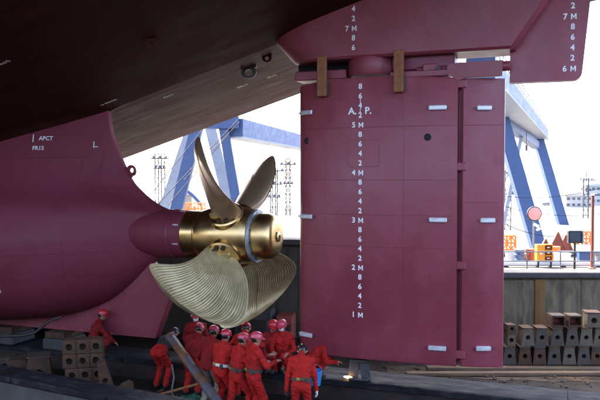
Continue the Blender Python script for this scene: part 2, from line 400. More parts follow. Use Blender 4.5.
def draft_column(parent, X, y, zs, size=.155):
    for z in zs:
        zi = int(round(z * 10)); d = zi % 10
        if d == 0:
            text(str(zi // 10), size, (X - .14, y, z), parent); letter_m(size * .7, (X + .015, y, z), parent)
        else: text(str(d), size, (X, y, z), parent)
draft_column(hb, -.13, -.535, [7.6, 7.4, 7.2, 7.0, 6.8, 6.6])
draft_column(fin, 4.13, -.128, [7.6, 7.4, 7.2, 7.0, 6.8, 6.6, 6.4, 6.2, 6.0])
def bulb_text(txt, X, z, size, m='white_mark', s=gondola):
    e = .05; n = (Vector(on_bulb(X + e, z)) - Vector(on_bulb(X - e, z))); u = (Vector(on_bulb(X, z + e)) - Vector(on_bulb(X, z - e)))
    n.normalize(); u = (u - n * u.dot(n)).normalized(); nn = n.cross(u)
    M = Matrix((n, u, nn)).transposed()
    return text(txt, size, on_bulb(X, z, .02), s, m, M.to_euler())
bulb_text('APCT', -7.9, 4.86, .14); bulb_text('FR15', -8.05, 4.62, .14); bulb_text('|', -8.2, 4.88, .2)
bulb_text('4', -8.55, 1.42, .16); bulb_text('FR15', -8.5, 1.22, .12); bulb_text('|_', -6.75, 4.72, .16)
def ceil_text(txt, X, Y, size, m='faded_mark', rz=0.):
    z = ceil_z(X) + .085 * abs(Y)
    return text(txt, size, (X, Y, z - .012), counter, m, (PI + math.atan(.085) * (1 if Y < 0 else -1), -math.atan(.297), rz))
ceil_text('FR15', -6.0, -4.1, .16); ceil_text('10', -6.5, -4.15, .2); ceil_text('FR15', -5.9, -4.9, .16)
ceil_text('0 FR15', -6.2, -.5, .16); ceil_text('FR14', -5.4, .9, .14); ceil_text('FR13', -4.4, 3.2, .16); ceil_text('FR12', -3.6, 3.4, .14)
# lifting eyes welded under the hull
def lug(name, loc, rz, parent, s=.16, m='seam_paint', tilt=0., down=True):
    out = [(-s, 0), (-s * .75, -s * 1.0), (-s * .3, -s * 1.45), (s * .3, -s * 1.45), (s * .75, -s * 1.0), (s, 0)]
    outr = []
    for k in range(24):   # resample the outline
        q = 2 * PI * k / 24; outr.append((s * .95 * math.cos(q), -s * .72 + s * .8 * math.sin(q)))
    inn = [(s * .4 * math.cos(2 * PI * k / 24), -s * .8 + s * .4 * math.sin(2 * PI * k / 24)) for k in range(24)]
    v = []; f = []
    for yy in (-.025, .025):
        v += [(a, yy, b) for a, b in outr] + [(a, yy, b) for a, b in inn]
    for k in range(24):
        k2 = (k + 1) % 24
        f += [(k, k2, 24 + k2, 24 + k), (48 + k, 72 + k, 72 + k2, 48 + k2), (k, 48 + k, 48 + k2, k2), (24 + k, 24 + k2, 72 + k2, 72 + k)]
    mb = MB().add(v, f); mb.box((0, 0, .02), (s * 1.9, .1, .12))
    o = mb.build(name, m, parent); o.location = loc; o.rotation_euler = (tilt, 0 if down else PI, rz)
    return o
for X, Y, s, rz in ((-3.3, 1.2, .2, .3), (-1.6, -3.1, .13, .6), (-3.7, -2.6, .13, .6), (-2.6, .7, .12, .2)):
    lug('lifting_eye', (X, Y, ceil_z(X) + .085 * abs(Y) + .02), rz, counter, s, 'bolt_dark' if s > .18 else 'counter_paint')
e = lug('lifting_eye', (-6.0, 0, 4.02), 0, gondola, .15, 'hull_paint'); e.rotation_euler = (0, -2.08, 0)

# ------------------------------------------------------------------ rudder
rudder = thing('rudder', 'flat burgundy rudder blade with white draft marks hanging under the headbox', 'rudder', (0, 0, 0))
def foil(X): return smooth_interp(X, [-1.5, -1.44, -1.3, -1.0, -.5, 0, .8, 2.0], [.02, .14, .25, .35, .43, .45, .44, .36])
def flap_t(X): return smooth_interp(X, [2.05, 2.1, 2.3, 2.88], [.26, .31, .28, .07])
def blade_solid(name, fx, xs, z0, z1, ztop=None, parent=None):
    lo = [(x, -fx(x)) for x in xs] + [(x, fx(x)) for x in reversed(xs)]
    n = len(lo); zt = ztop or (lambda x: z1)
    mb = MB()
    lev = [(z0, .94), (z0 + .04, 1.), (None, 1.), (None, .95)]
    vs_ = []
    for i, (z, k) in enumerate(lev):
        for x, y in lo:
            zz = z if z is not None else zt(x) - (.04 if i == 2 else 0)
            vs_.append((x, y * k, zz))
    fs = [tuple(range(n))] + [tuple(3 * n + k for k in range(n))]
    for i in range(3):
        for k in range(n): fs.append((i * n + k, i * n + (k + 1) % n, (i + 1) * n + (k + 1) % n, (i + 1) * n + k))
    mb.add(vs_, fs)
    return mb.build(name, 'rudder_paint', parent, smooth=35)
xs = [-1.5, -1.48, -1.44, -1.38, -1.3, -1.15, -1, -.75, -.5, -.25, 0, .4, .8, 1.2, 1.6, 1.99]
blade = blade_solid('rudder_blade', foil, xs, .06, 5.95, lambda x: smooth_interp(x, [-1.5, -.8, .4, 2.], [5.9, 5.97, 6.0, 5.9]), rudder)
flap = blade_solid('flap', flap_t, [2.05, 2.07, 2.1, 2.2, 2.4, 2.6, 2.8, 2.88], .06, 5.88, None, rudder)
MB().box((2.02, 0, 2.95), (.1, .34, 5.6)).build('hinge_bar', 'seam_paint', rudder)
for z in (4.12, 2.12, .3, 5.78):
    MB().box((2.07, -.24, z), (.2, .2, .17), bev=.02).build('hinge', 'rudder_paint', rudder)
# plate seams and the inspection cover
def seam(p, parent=blade, r=.0045): return MB().tube(p, r, 5).build('weld_seam', 'rudder_paint', parent, smooth=60)
for z in (4.95, 3.85, 3.12, 2.45, 1.5, .78):
    seam([(x, -foil(x) - .001, z) for x in np.arange(-1.42, 2.0, .12)])
seam([(-.78, -foil(-.78) - .001, z) for z in np.arange(.1, 5.9, .4)]); seam([(.92, -foil(.92) - .001, z) for z in np.arange(.1, 5.9, .4)])
for z in (4.95, 3.4, 1.6): seam([(x, -flap_t(x) - .001, z) for x in np.arange(2.12, 2.86, .12)], flap)
pp = []
for cx, cz, a in ((.34, 4.62, 0), (-.2, 4.62, 90), (-.2, 4.2, 180), (.34, 4.2, 270)):
    for k in range(5):
        q = math.radians(a + 22.5 * k); x = cx + .07 * math.cos(q); pp.append((x, -foil(x) - .003, cz + .07 * math.sin(q)))
seam(pp + [pp[0]], blade, .009).name = 'cover_plate'
for X, z in ((-1.24, 4.7), (1.4, 4.72)):
    MB().lathe([(.075, -.006), (.075, .03)], 20, 'Y', (X, -foil(X), z)).build('lifting_hole', 'dark_hole', rudder, smooth=40)
for X, z, fx in ((-1.26, 5.31, foil), (-1.26, 3.05, foil), (-1.26, .45, foil), (1.6, 5.31, foil), (1.62, 3.04, foil), (1.62, .42, foil), (2.5, 5.29, flap_t), (2.58, 3.04, flap_t), (2.52, .45, flap_t)):
    sl_ = math.atan((fx(X + .05) - fx(X - .05)) / .1); ln = .36 if X < 2.2 else .3
    MB().box((0, 0, 0), (ln, .07, .1), bev=.018).build('zinc_anode', 'zinc', rudder, loc=(X, -fx(X) - .03, z), rot=(0, 0, -sl_))
    MB().box((0, 0, 0), (ln + .1, .03, .03)).build('anode_strap', 'seam_paint', rudder, loc=(X, -fx(X) - .012, z), rot=(0, 0, -sl_))
y = -.458
draft_column(blade, 0., y, [round(1 + .2 * k, 1) for k in range(25)])
text('A.', .2, (-.17, y, 5.29), blade); text('P.', .2, (.17, y, 5.29), blade)
MB().box((0, y, 5.5), (.012, .006, .11)).build('datum_line', 'white_mark', blade); MB().box((0, y, 5.3), (.012, .006, .09)).build('datum_line', 'white_mark', blade)
# rusty locking lugs welded between headbox and blade
for X, z0, z1 in ((-.83, 5.62, 6.46), (.82, 5.64, 6.5)):
    t = MB().box((0, 0, 0), (.2, .1, z1 - z0), bev=.012).build('locking_strap', 'rust_brown', rudder, loc=(X, -.50, (z0 + z1) / 2))
    MB().bar((.112, .01, -.4), (.112, .01, -.1), .02, .06).build('stiffener', 'bolt_dark', t)
MB().box((1.25, .05, 6.27), (1.3, .5, .3), bev=.03).build('tiller_guard', 'seam_paint', rudder)
MB().box((1.2, -.05, 6.02), (1.2, .6, .14), bev=.02).build('top_flange', 'rudder_paint', rudder)
# flap actuating link on top
lk = MB().box((2.35, -.1, 6.06), (.9, .42, .24), bev=.03).build('flap_housing', 'rudder_paint', rudder)
MB().prism([(1.78, 5.98), (1.78, 6.16), (1.98, 6.2), (2.85, 6.2), (2.85, 5.9), (2.2, 5.9), (2.0, 5.84)], -.37, -.3, lambda u, v, q: (u, q, v)).build('side_plate', 'rudder_paint', rudder)
MB().lathe([(.1, 2.6), (.1, 2.98), (.07, 3.0)], 20, 'X', (0, -.24, 6.1)).build('link_pin', 'rudder_paint', rudder, smooth=40)
MB().tube([(1.15, -.22, 6.12), (1.85, -.24, 6.12)], .055, 12).build('link_rod', 'seam_paint', rudder, smooth=40)
MB().box((1.42, -.22, 6.12), (.3, .2, .2), bev=.02).build('clevis', 'rudder_paint', rudder)
MB().lathe([(.05, -.36), (.05, -.1)], 14, 'Y', (1.6, 0, 6.12)).build('pin', 'bolt_dark', rudder, smooth=40)

# ------------------------------------------------------------------ propeller
HX = -3.22
prop = thing('propeller', 'bronze four bladed controllable pitch propeller with grooved wide blades', 'propeller', (HX, 0, SZ))
MB().lathe([(.5, -1.07), (.56, -1.05), (.555, -.74), (.53, -.73), (.53, -.7), (.57, -.69), (.63, -.5), (.66, -.25), (.67, 0), (.665, .25), (.64, .45), (.61, .58), (.59, .62), (.5, .63)], 64, 'X').build('hub', 'bronze', prop, smooth=35)
rg = MB().lathe([(.5, .62), (.6, .625), (.61, .64), (.61, .69), (.6, .705), (.5, .71)], 64, 'X').build('hub_ring', 'steel_grey', prop, smooth=35)
bm_ = MB().lathe([(.018, 0), (.018, .012), (.012, .014)], 6, 'X').mesh('bolt', 'bolt_dark')
for k in range(12):
    q = 2 * PI * k / 12 + .2; link('bolt', bm_, rg, (.703, .56 * math.cos(q), .56 * math.sin(q)))
cp = MB().lathe([(.5, .7), (.53, .72), (.535, .86), (.525, .98), (.49, 1.07), (.42, 1.14), (.34, 1.17), (.2, 1.175)], 56, 'X').build('hub_cap', 'bronze', prop, smooth=30)
MB().lathe([(.13, 1.17), (.13, 1.2), (.1, 1.215)], 6, 'X').build('end_nut', 'bronze', cp, smooth=30)
MB().lathe([(.045, .0), (.045, .02)], 8, 'X', (1.21, 0, 0)).build('plug', 'bolt_dark', cp)
# blade surface (cylindrical coordinates: pitch, skew, rake and camber vary with radius)
BQ = dict(R=2.449, phi=.686, b0=1.195, b1=-.659, s1=.919, s2=-1.323, w=1.593, e1=2.088, e2=7.88, rake=.086, cm=-.211, rk2=.034)
def blade_pt(t, u, side, phi, groove=1., tw=(0, 0, 0, 1, 0, 0)):
    q = BQ; r = .6 + (q['R'] + tw[5] - .6) * t
    wid = tw[3] * q['w'] * (.2 + .22 * (1 - math.exp(-6. * t)) + .58 * t ** q['e1']) * math.sqrt(max(1 - min(t, .9999) ** q['e2'], 0))
    if u < 0: wid *= 1 + .13 * t
    c = wid * u + (q['s1'] + tw[4]) * t + q['s2'] * t * t
    b = q['b0'] + tw[1] + (q['b1'] + tw[2]) * t
    arch = q['cm'] * (1 - u * u) * wid * (1 if groove else .55)
    th = (.085 * (1 - t) ** 1.3 + .022) * math.sqrt(max(1 - abs(u) ** 2.6, 0)) * min(1, (1 - t) * 14 + .25)
    ridge = groove * (.0045 + .0025 * math.sin(u * 23 + t * 5)) * math.sin(u * PI * 34 + .9 * math.sin(u * 11 + 2 * t) + .5 * math.sin(u * 29 - t * 7)) * min(1, t * 3.) * min(1, (1 - t) * 9) * (1 if abs(u) < .97 else 0)
    off = arch + side * th + side * max(ridge, -.004 * groove)
    ax = q['rake'] * t + q['rk2'] * t * t + c * math.sin(b) + off * math.cos(b)
    an = phi + tw[0] + (c * math.cos(b) - off * math.sin(b)) / r
    return (ax, -r * math.sin(an), r * math.cos(an))
NU, NT = 204, 30
def blade_mesh(phi, groove, NU, tw):
    mb = MB(); us = np.linspace(-1, 1, NU + 1); ts = 1 - (1 - np.linspace(0, 1, NT + 1)) ** 1.35
    vs_ = []; fs = []
    for sd_ in (1, -1):
        for t in ts:
            for u in us: vs_.append(blade_pt(t, u, sd_, phi, groove, tw))
    W = NU + 1; O = W * (NT + 1)
    for i in range(NT):
        for k in range(NU):
            a = i * W + k; fs.append((a, a + 1, a + W + 1, a + W)); fs.append((O + a, O + a + W, O + a + W + 1, O + a + 1))
    for i in range(NT):
        a = i * W; fs += [(a, a + W, O + a + W, O + a), (a + NU, O + a + NU, O + a + W + NU, a + W + NU)]
    for k in range(NU):
        a = NT * W + k; fs += [(a, a + 1, O + a + 1, O + a)]; fs += [(k, O + k, O + k + 1, k + 1)]
    mb.add(vs_, fs)
    return mb.mesh('blade', 'blade_bronze' if groove else 'blade_back', 62)
bme = [blade_mesh(0., 0., 48, (.0, .1, -.1, .9, .06, -.02)), blade_mesh(0., 1., 204, (-.13, -.08, .29, .92, .18, .13)), blade_mesh(0., 1., 204, (-.02, -.22, .3, 1., .28, .18)), blade_mesh(0., 0., 48, (.086, .16, -.1, .88, .14, -.14))]
stud = MB().lathe([(.062, 0), (.062, .05), (.045, .06)], 6, 'Z').mesh('blade_bolt', 'bolt_dark')
flm = MB().lathe([(.4, .45), (.4, .66), (.37, .69), (.2, .695)], 40, 'Z').mesh('root_flange', 'bronze', 30)
film = MB().prism([(.33 * math.cos(q), .1 * math.sin(q)) for q in np.linspace(0, 2 * PI, 25)[:-1]], .5, .76, lambda u, v, z: (u * (1 if z < .7 else .9), v * (1 if z < .7 else .7), z)).mesh('root_fillet', 'blade_bronze', 40)
for k in range(4):
    ph = BQ['phi'] + k * PI / 2
    # rotating about X by +ph carries (0,0,1) to (0,-sin,cos)
    bo = link('blade', bme[k], prop, (0, 0, 0), (ph, 0, 0))
    link('root_flange', flm, bo, (.08, 0, 0)); f_ = link('root_fillet', film, bo); f_.rotation_euler = (0, 0, PI - (PI / 2 - BQ['b0']) if False else -(PI / 2 - BQ['b0']) * -1)
    for s in (-1, 1):
        for j in (-1, 0, 1):
            q = (PI / 2 - BQ['b0']) + s * PI / 2 + j * .62
            link('blade_bolt', stud, bo, (.08 + .28 * math.cos(q), .28 * math.sin(q), .68))

# ------------------------------------------------------------------ dock ground
FL = -.95
def sheet(name, pts, z, m):
    return MB().add([(p[0], p[1], z) for p in pts], [tuple(range(len(pts)))]).build(name, m, None, kind='structure')
W0 = site(5.6, 20)
sheet('dock_floor', [(-60, -45), (60, -45), site(60, 20.4), site(5.4, 20.5), site(-26, 24.4), site(-60, 28)], FL, 'dock_floor')
sheet('harbour_water', [(-4000, -4000), (4000, -4000), (4000, 4000), (-4000, 4000)], -2.3, 'water')
mud = MB(); mp_ = []
for k in range(60):
    u = k / 59; mp_.append(site(2.2 + 12 * u, 17.9 + .12 * math.sin(9 * u) + random.uniform(-.05, .05)))
for k in range(60):
    u = 1 - k / 59; mp_.append(site(2.2 + 12 * u, 16.55 + .22 * math.sin(7 * u + 1) + random.uniform(-.1, .1)))
mud.add([(p.x, p.y, FL + .006) for p in mp_], [tuple(range(120))]).build('mud', 'mud', None, kind='structure')
nw = link('unseen_near_wall', None, None, (-45, -23, FL), kind='structure')  # unseen wall behind the camera, added to keep low light off the hull underside
for k in range(30): MB().box((1.5 + 3 * k, -.4 + random.uniform(-.02, .02), 3.4), (2.97, .8, 6.8), bev=.03).build('panel', 'concrete_dark', nw)
# raised keel sill under the centreline
sill = link('keel_sill', None, None, kind='structure')
MB().box((-6, .15, -.77), (46, .86, .36)).build('sill_face', 'sill_face', sill)
def rough_slab(L_, wd, h):
    n = int(L_ / .12); mb = MB(); vs_ = []; fs = []
    for i in range(n + 1):
        x = L_ * i / n - L_ / 2; e0 = random.uniform(-.018, .018); e1 = random.uniform(-.02, .02)
        for y_, z in ((-wd / 2 + e0, -h / 2), (-wd / 2 + e0, h / 2 - .02), (-wd / 2 + .03 + e0, h / 2 + random.uniform(-.006, .004)), (-wd * .2, h / 2 + random.uniform(-.014, .012)), (wd * .15, h / 2 + random.uniform(-.014, .012)), (wd / 2 - .03 + e1, h / 2 + random.uniform(-.006, .004)), (wd / 2 + e1, h / 2 - .02), (wd / 2 + e1, -h / 2)): vs_.append((x, y_, z))
    for i in range(n):
        for k in range(7): fs.append((i * 8 + k, i * 8 + k + 1, i * 8 + 9 + k, i * 8 + 8 + k))
        fs.append((i * 8 + 7, i * 8, i * 8 + 8, i * 8 + 15))
    fs += [tuple(range(8)), tuple(n * 8 + k for k in range(8))]
    return mb.add(vs_, fs)
xk = -29.
while xk < 17:
    L_ = random.uniform(4.6, 6.6)
    rough_slab(L_ - .012, .98, .12).build('capping_slab', 'sill_top', sill, smooth=50, loc=(xk + L_ / 2, .15 + random.uniform(-.015, .015), -.525 + random.uniform(-.008, .008)))
    xk += L_
# ------------------------------------------------------------------ far dock walls and piers
def wall_run(name, a, b, z0, z1, label, step=.62, rust=(), m='concrete_wall', thick=.5, cope='concrete_dark'):
    a, b = Vector(a), Vector(b); L_ = (b - a).length
    t = thing(name, label, 'wall', (a.x, a.y, z0), math.atan2(b.y - a.y, b.x - a.x)); n = int(L_ / step); wd = L_ / n
    MB().box((L_ / 2, thick / 2 + .06, (z1 - z0) / 2), (L_, thick, z1 - z0)).build('backing', m, t)
    for k in range(n):
        MB().box((k * wd + wd / 2, .02 + random.uniform(-.006, .006), (z1 - z0 - .12) / 2), (wd - .008, .1, z1 - z0 - .14), bev=.01).build('panel', 'concrete_rust' if k in rust else m, t)
    MB().box((L_ / 2, thick / 2 - .02, z1 - z0 + .02), (L_, thick + .3, .16), bev=.02).build('coping', cope, t)
    return t
endwall = wall_run('dock_end_wall', W0, site(24, 20), FL, 1.1, 'stained concrete dock wall with an orange rust stripe behind the block stacks', 1.15)
MB().box((1.27, -.045, 1.0), (.3, .05, 1.88), bev=.012).build('rust_stripe', 'concrete_rust', endwall)
wall_run('dock_side_wall', site(-26, 24.2), site(5.3, 20.35), FL, 1.95, 'tall dark concrete dock wall running behind the propeller', .9, m='concrete_side')
MB().prism([tuple(site(r, d)[:2]) for r, d in ((5.7, 20.6), (24, 20.6), (24, 27), (5.7, 27))], -4, 1.08, lambda u, v, z: (u, v, z)).build('pier', 'pier_concrete', None, kind='structure')
MB().prism([tuple(site(r, d)[:2]) for r, d in ((-26, 24.8), (5.35, 20.95), (5.35, 36), (-26, 38))], -4, 1.92, lambda u, v, z: (u, v, z)).build('pier', 'pier_concrete', None, kind='structure')
MB().prism([tuple(site(r, d)[:2]) for r, d in ((-70, 42), (70, 42), (70, 130), (-70, 130))], -5, -1.3, lambda u, v, z: (u, v, z)).build('far_quay', 'pier_concrete', None, kind='structure')

# ------------------------------------------------------------------ keel blocks with round holes
def holed_block(w0, w1, dp, h, hr, hz=.5, cap=0., n=16):
    """trapezoid casting: width w0 at the base, w1 on top, one round hole from front to back"""
    out = []
    per = [(-w0 / 2, 0), (w0 / 2, 0), (w1 / 2, h), (-w1 / 2, h)]
    for k in range(n):
        q = 2 * PI * k / n; c, s_ = math.cos(q), math.sin(q); best = 9
        for i in range(4):
            (x1, z1), (x2, z2) = per[i], per[(i + 1) % 4]; z1 -= h * hz; z2 -= h * hz
            den = c * (z2 - z1) - s_ * (x2 - x1)
            if abs(den) > 1e-9:
                t = (x1 * (z2 - z1) - z1 * (x2 - x1)) / den; u = (x1 * s_ - z1 * c) / den if False else None
                px, pz = c * t, s_ * t
                if t > 0 and min(x1, x2) - 1e-6 <= px <= max(x1, x2) + 1e-6 and min(z1, z2) - 1e-6 <= pz <= max(z1, z2) + 1e-6: best = min(best, t)
        out.append((c * best, s_ * best + h * hz))
    for (x, z) in per:   # snap the nearest samples to the true corners
        i = min(range(n), key=lambda k: (out[k][0] - x) ** 2 + (out[k][1] - z) ** 2); out[i] = (x, z)
    v = []; f = []
    for y_ in (-dp / 2, dp / 2):
        v += [(x, y_, z) for x, z in out] + [(hr * math.cos(2 * PI * k / n), y_, h * hz + hr * math.sin(2 * PI * k / n)) for k in range(n)]
    for k in range(n):
        k2 = (k + 1) % n
        f += [(k, k2, n + k2, n + k), (2 * n + k, 3 * n + k, 3 * n + k2, 2 * n + k2), (k, 2 * n + k, 2 * n + k2, k2), (n + k, n + k2, 3 * n + k2, 3 * n + k)]
    mb = MB().add(v, f)
    return mb
def put_block(name, loc, rz, dims, m, label, group, tilt=0., cap=True, mesh=None):
    w0, w1, dp, h, hr = dims; t = thing(name, label, 'block', loc, rz, group)
    t.rotation_euler = (0, tilt, rz)
    b = holed_block(w0, w1, dp, h, hr).build('body', m, t)
    if cap: MB().box((0, 0, h + .016), (w1 + .05, dp + .03, .03), bev=.006).build('top_plate', 'block_rust' if m != 'block_rust' else 'block_grey', t)
    MB().box((0, dp * .1, h * .5), (hr * 2.4, .02, hr * 2.4)).build('web', 'bolt_dark', t)
    return t
ordn = ['first', 'second', 'third', 'fourth', 'fifth', 'sixth', 'seventh', 'eighth']
zr = FL + .005
bx = [508.5, 524.5, 538.5, 553.5, 568.5, 582.5, 596.5, 611]
for i, x in enumerate(bx):
    d = 18.2; p = site((x - 300) * d / 700, d, zr)
    put_block('dock_block', p, YAW + random.uniform(-.06, .06), (.36, .25 + random.uniform(-.02, .02), .42, .44, .06), random.choice(['block_grey', 'block_grey', 'block_pale', 'block_rust']),
              'holed dock block in the bottom row by the end wall, %s from the rudder' % ordn[i], 'blocks stacked by the end wall')
bx2 = [511, 527, 541.5, 556.5, 571, 585.5, 600]
for i, x in enumerate(bx2):
    d = 18.25; p = site((x - 300) * d / 700, d, zr + .475)
    put_block('dock_block', p, YAW + random.uniform(-.1, .1), (.36 if i else .2, .24 if i else .18, .4, .44 if i else .3, .06), random.choice(['block_grey', 'block_grey', 'block_pale', 'block_rust']),
              'holed dock block in the upper row by the end wall, %s from the rudder' % ordn[i], 'blocks stacked by the end wall')
p = site((511 - 300) * 18.25 / 700, 18.25, zr + .81)
put_block('dock_block', p, YAW + .1, (.22, .22, .3, .2, .045), 'block_rust', 'small square rusty block on the narrow block beside the rudder', 'blocks stacked by the end wall', cap=False)
def open_crate(x, lab):
    d = 18.3; p = site((x - 300) * d / 700, d, zr + .955); t = thing('steel_box', lab, 'box', p, YAW + random.uniform(-.08, .08), 'open boxes on the block stack'); W_, H_, D_ = .36, .3, .4
    for sx in (-1, 1): MB().box((sx * (W_ / 2 - .02), 0, H_ / 2), (.04, D_, H_), bev=.005).build('side', 'block_rust', t)
    MB().box((0, 0, .02), (W_ - .084, D_, .04)).build('bottom', 'block_rust', t); MB().box((0, 0, H_ - .02), (W_ - .084, D_ - .004, .04)).build('top', 'block_grey', t)
    MB().box((0, D_ / 2 - .05, H_ / 2), (W_ - .09, .03, H_ - .09)).build('back', 'red_brown', t)
open_crate(557.5, 'open rusty steel box on top of the stack, nearer the rudder'); open_crate(574, 'open rusty steel box on top of the stack, farther from the rudder')
p = site((593.5 - 300) * 18.25 / 700, 18.25, zr + .955)
put_block('dock_block', p, YAW - .1, (.36, .33, .4, .36, .075), 'block_pale', 'pale holed block on the very top of the stack at the right', 'blocks stacked by the end wall')
# planks on the wet floor in front of the stacks
for k, (d, r0, L_, wd, lab) in enumerate(((17.45, 3.2, 8.6, .22, 'long worn timber plank lying closest to the block stack'), (17.05, 2.6, 9., .2, 'worn timber plank on the wet floor in front of the other plank'))):
    p = site(r0 + L_ / 2, d, FL + .045)
    MB().box((0, 0, 0), (L_, wd, .08), bev=.012).build('timber_plank', 'timber', None, loc=p, rot=(0, 0, YAW - .02 + .03 * k), label=lab, cat='plank')

# rusty blocks at the left
def px_site(x, d, z): return site((x - 300) * d / 700, d, z)
nm = {0: 'bottom', 1: 'second', 2: 'third', 3: 'top'}
for lay in range(4):
    for k in range(3):
        p = px_site(69 + k * 13.2 + (2 if lay == 1 else 0), 15.5 + .06 * k, FL + .005 + lay * .315)
        put_block('holed_casting', p, YAW + .12 + random.uniform(-.05, .05), (.29, .285, .32, .3, .075), 'block_pale' if (lay == 0 and k == 0) else 'block_rust',
                  'rusty holed casting, %s layer of the left pile, %s from the left' % (nm[lay], ordn[k]), 'castings piled under the hull', cap=False)
put_block('holed_casting', px_site(120, 14.9, FL + .07), YAW - .3, (.52, .1, .3, .42, .05), 'block_rust', 'rusty wedge shaped casting tipped over beside the left pile', 'loose castings', tilt=.35, cap=False)
put_block('holed_casting', px_site(107, 15.3, FL + .03), YAW + .3, (.34, .18, .3, .8, .06), 'block_rust', 'tall leaning rusty casting against the right of the left pile', 'loose castings', tilt=-.2, cap=False)
put_block('holed_casting', px_site(37, 16.1, FL + .005), YAW + .3, (.62, .46, .5, .72, .1), 'block_rust', 'broad rusty casting with a plate lid, left of the pile', 'loose castings')
put_block('holed_casting', px_site(17, 16.3, FL + .005), YAW + .2, (.5, .4, .45, .62, .09), 'block_rust', 'squat rusty casting between the broad one and the picture edge', 'loose castings', cap=False)
put_block('holed_casting', px_site(5, 17.2, FL + .005), YAW + .1, (.46, .38, .45, .44, .08), 'block_grey', 'grey casting at the far left edge', 'loose castings', cap=False)
# concrete keel supports under the hull
for k, (x, y_, lab) in enumerate(((-8.0, .05, 'grey concrete keel block nearest the propeller under the hull'), (-9.7, .1, 'grey concrete keel block second from the propeller under the hull'), (-11.4, 0, 'grey concrete keel block third from the propeller under the hull'), (-13.1, 0, 'grey concrete keel block fourth from the propeller under the hull'))):
    t = thing('keel_block', lab, 'block', (x, y_, -.46), 0, 'keel blocks')
    MB().box((0, 0, .14), (.7, .86, .28), bev=.03).build('concrete_base', 'concrete_dark', t); MB().box((0, 0, .37), (.6, .8, .17), bev=.015).build('timber_cap', 'block_rust', t)
# a bent grey pipe under the hull at far left
MB().tube([px_site(-20, 16.6, .1), px_site(20, 16.7, .1), px_site(33, 16.8, .15), px_site(48, 16.9, .42), px_site(60, 17.0, .5)], .035, 8).build('bent_pipe', 'bolt_dark', None, smooth=60, label='bent dark pipe running under the hull at far left', cat='pipe')
# low concrete kerb beam in the left foreground
a, b = px_site(-60, 15.3, 0), px_site(230, 11.75, 0)
t = thing('concrete_beam', 'dark concrete kerb beam lying diagonally in the left foreground', 'beam', (a.x, a.y, FL), math.atan2(b.y - a.y, b.x - a.x)); Lb = (b - a).length
MB().box((Lb / 2, 0, .36), (Lb, .5, .72), bev=.03).build('core', 'concrete_dark', t)
for k in range(3): MB().box((Lb * (k + .5) / 3, 0, .79), (Lb / 3 - .02, .62, .13), bev=.025).build('cap_stone', 'sill_top', t)

# rudder prop stand with the cutting flame beneath the rudder
t = thing('trestle', 'small grey steel trestle standing under the rudder', 'trestle', (-.1, -.1, -.46), .1)
MB().box((0, 0, .42), (.36, .3, .05), bev=.006).build('top_plate', 'trestle_grey', t); MB().box((0, 0, .02), (.42, .34, .04), bev=.006).build('base_plate', 'trestle_grey', t)
for sx in (-1, 1): MB().bar((sx * .14, 0, .04), (sx * .11, 0, .4), .05, .2).build('leg', 'trestle_grey', t)
fl = MB(); fl.lathe([(.004, -.1), (.022, -.06), (.032, 0), (.024, .06), (.006, .12)], 12, 'X', (0, 0, 0))
fl.build('cutting_flame', 'flame', None, smooth=60, loc=(-.32, -.22, -.42), rot=(0, .15, .3), label='small glowing orange cutting flame on the sill under the rudder', cat='flame')
MB().tube([(-.55, -.24, -.4), (-.44, -.23, -.41)], .012, 8).build('torch_nozzle', 'galv', None, label='thin metal torch nozzle beside the flame', cat='torch')

# ------------------------------------------------------------------ cranes and the yard behind
def railing(parent, a, b, h=1.0, n=14, r=.03, m='galv'):
    a, b = Vector(a), Vector(b); U_ = Vector((0, 0, 1))
    for k in range(n + 1):
        p = a.lerp(b, k / n); MB().tube([p, p + U_ * h], r, 5).build('rail_post', m, parent)
    for q in (.5, 1.): MB().tube([a + U_ * h * q, b + U_ * h * q], r, 5).build('handrail', m, parent)
def lattice(mb, a, b, wd, n, r):
    a, b = Vector(a), Vector(b); t = (b - a).normalized(); x = t.cross(Vector((.3, 1, .2))).normalized(); y_ = t.cross(x)
    cs = [(x * sx + y_ * sy) * (wd / 2) for sx, sy in ((-1, -1), (1, -1), (1, 1), (-1, 1))]
    for c in cs: mb.tube([a + c, b + c], r, 4)
    for k in range(n):
        p, q = a.lerp(b, k / n), a.lerp(b, (k + 1) / n)
        for i in range(4):
            c, d_ = cs[i], cs[(i + 1) % 4]
            mb.tube([p + c, p + d_], r * .6, 4); mb.tube([p + (c if k % 2 else d_), q + (d_ if k % 2 else c)], r * .6, 4)
    return mb
c1 = thing('gantry_crane', 'blue gantry crane with splayed legs seen between hull and propeller', 'crane', site(-7, 60, -1.3), 0, 'blue gantry cranes')
def part(root, mb, name, m, smooth=None):
    o = mb.build(name, m, root, smooth); o.matrix_parent_inverse = Matrix.Translation(-Vector(root.location)); return o
def relfix(root, start):
    for o in list(COL.objects)[start:]:
        if o.parent is root and o is not root: o.matrix_parent_inverse = Matrix.Translation(-Vector(root.location))
s0 = len(COL.objects)
g0, g1 = site(-5.6, 60, 8.2), site(6.5, 113, 8.2)
MB().bar(g0, g1, 1.5, 1.5).build('girder', 'crane_blue', c1)
MB().bar(g0 + Vector((-.2, -.1, -.82)), g1 + Vector((0, 0, -.82)), 1.9, .12).build('lower_flange', 'crane_pale', c1)
railing(c1, g0 + Vector((0, -.6, .76)), g1 + Vector((0, -.6, .76)), 1.0, 30, .035)
for (ra, za), (rb, zb), d, wd, m in (((-8.7, 8.6), (-11.2, -1.3), 60, 1.0, 'crane_blue'), ((-6.6, 8.6), (-4.9, -1.3), 60, .8, 'crane_blue'), ((-8.4, 8.6), (-6.0, -1.3), 66, 1.0, 'crane_pale'), ((-10.2, 8.6), (-13.6, -1.3), 66, .9, 'crane_pale')):
    MB().bar(site(ra, d, za), site(rb, d, zb), wd, wd * .9, upv=tuple(E2)).build('leg', m, c1)
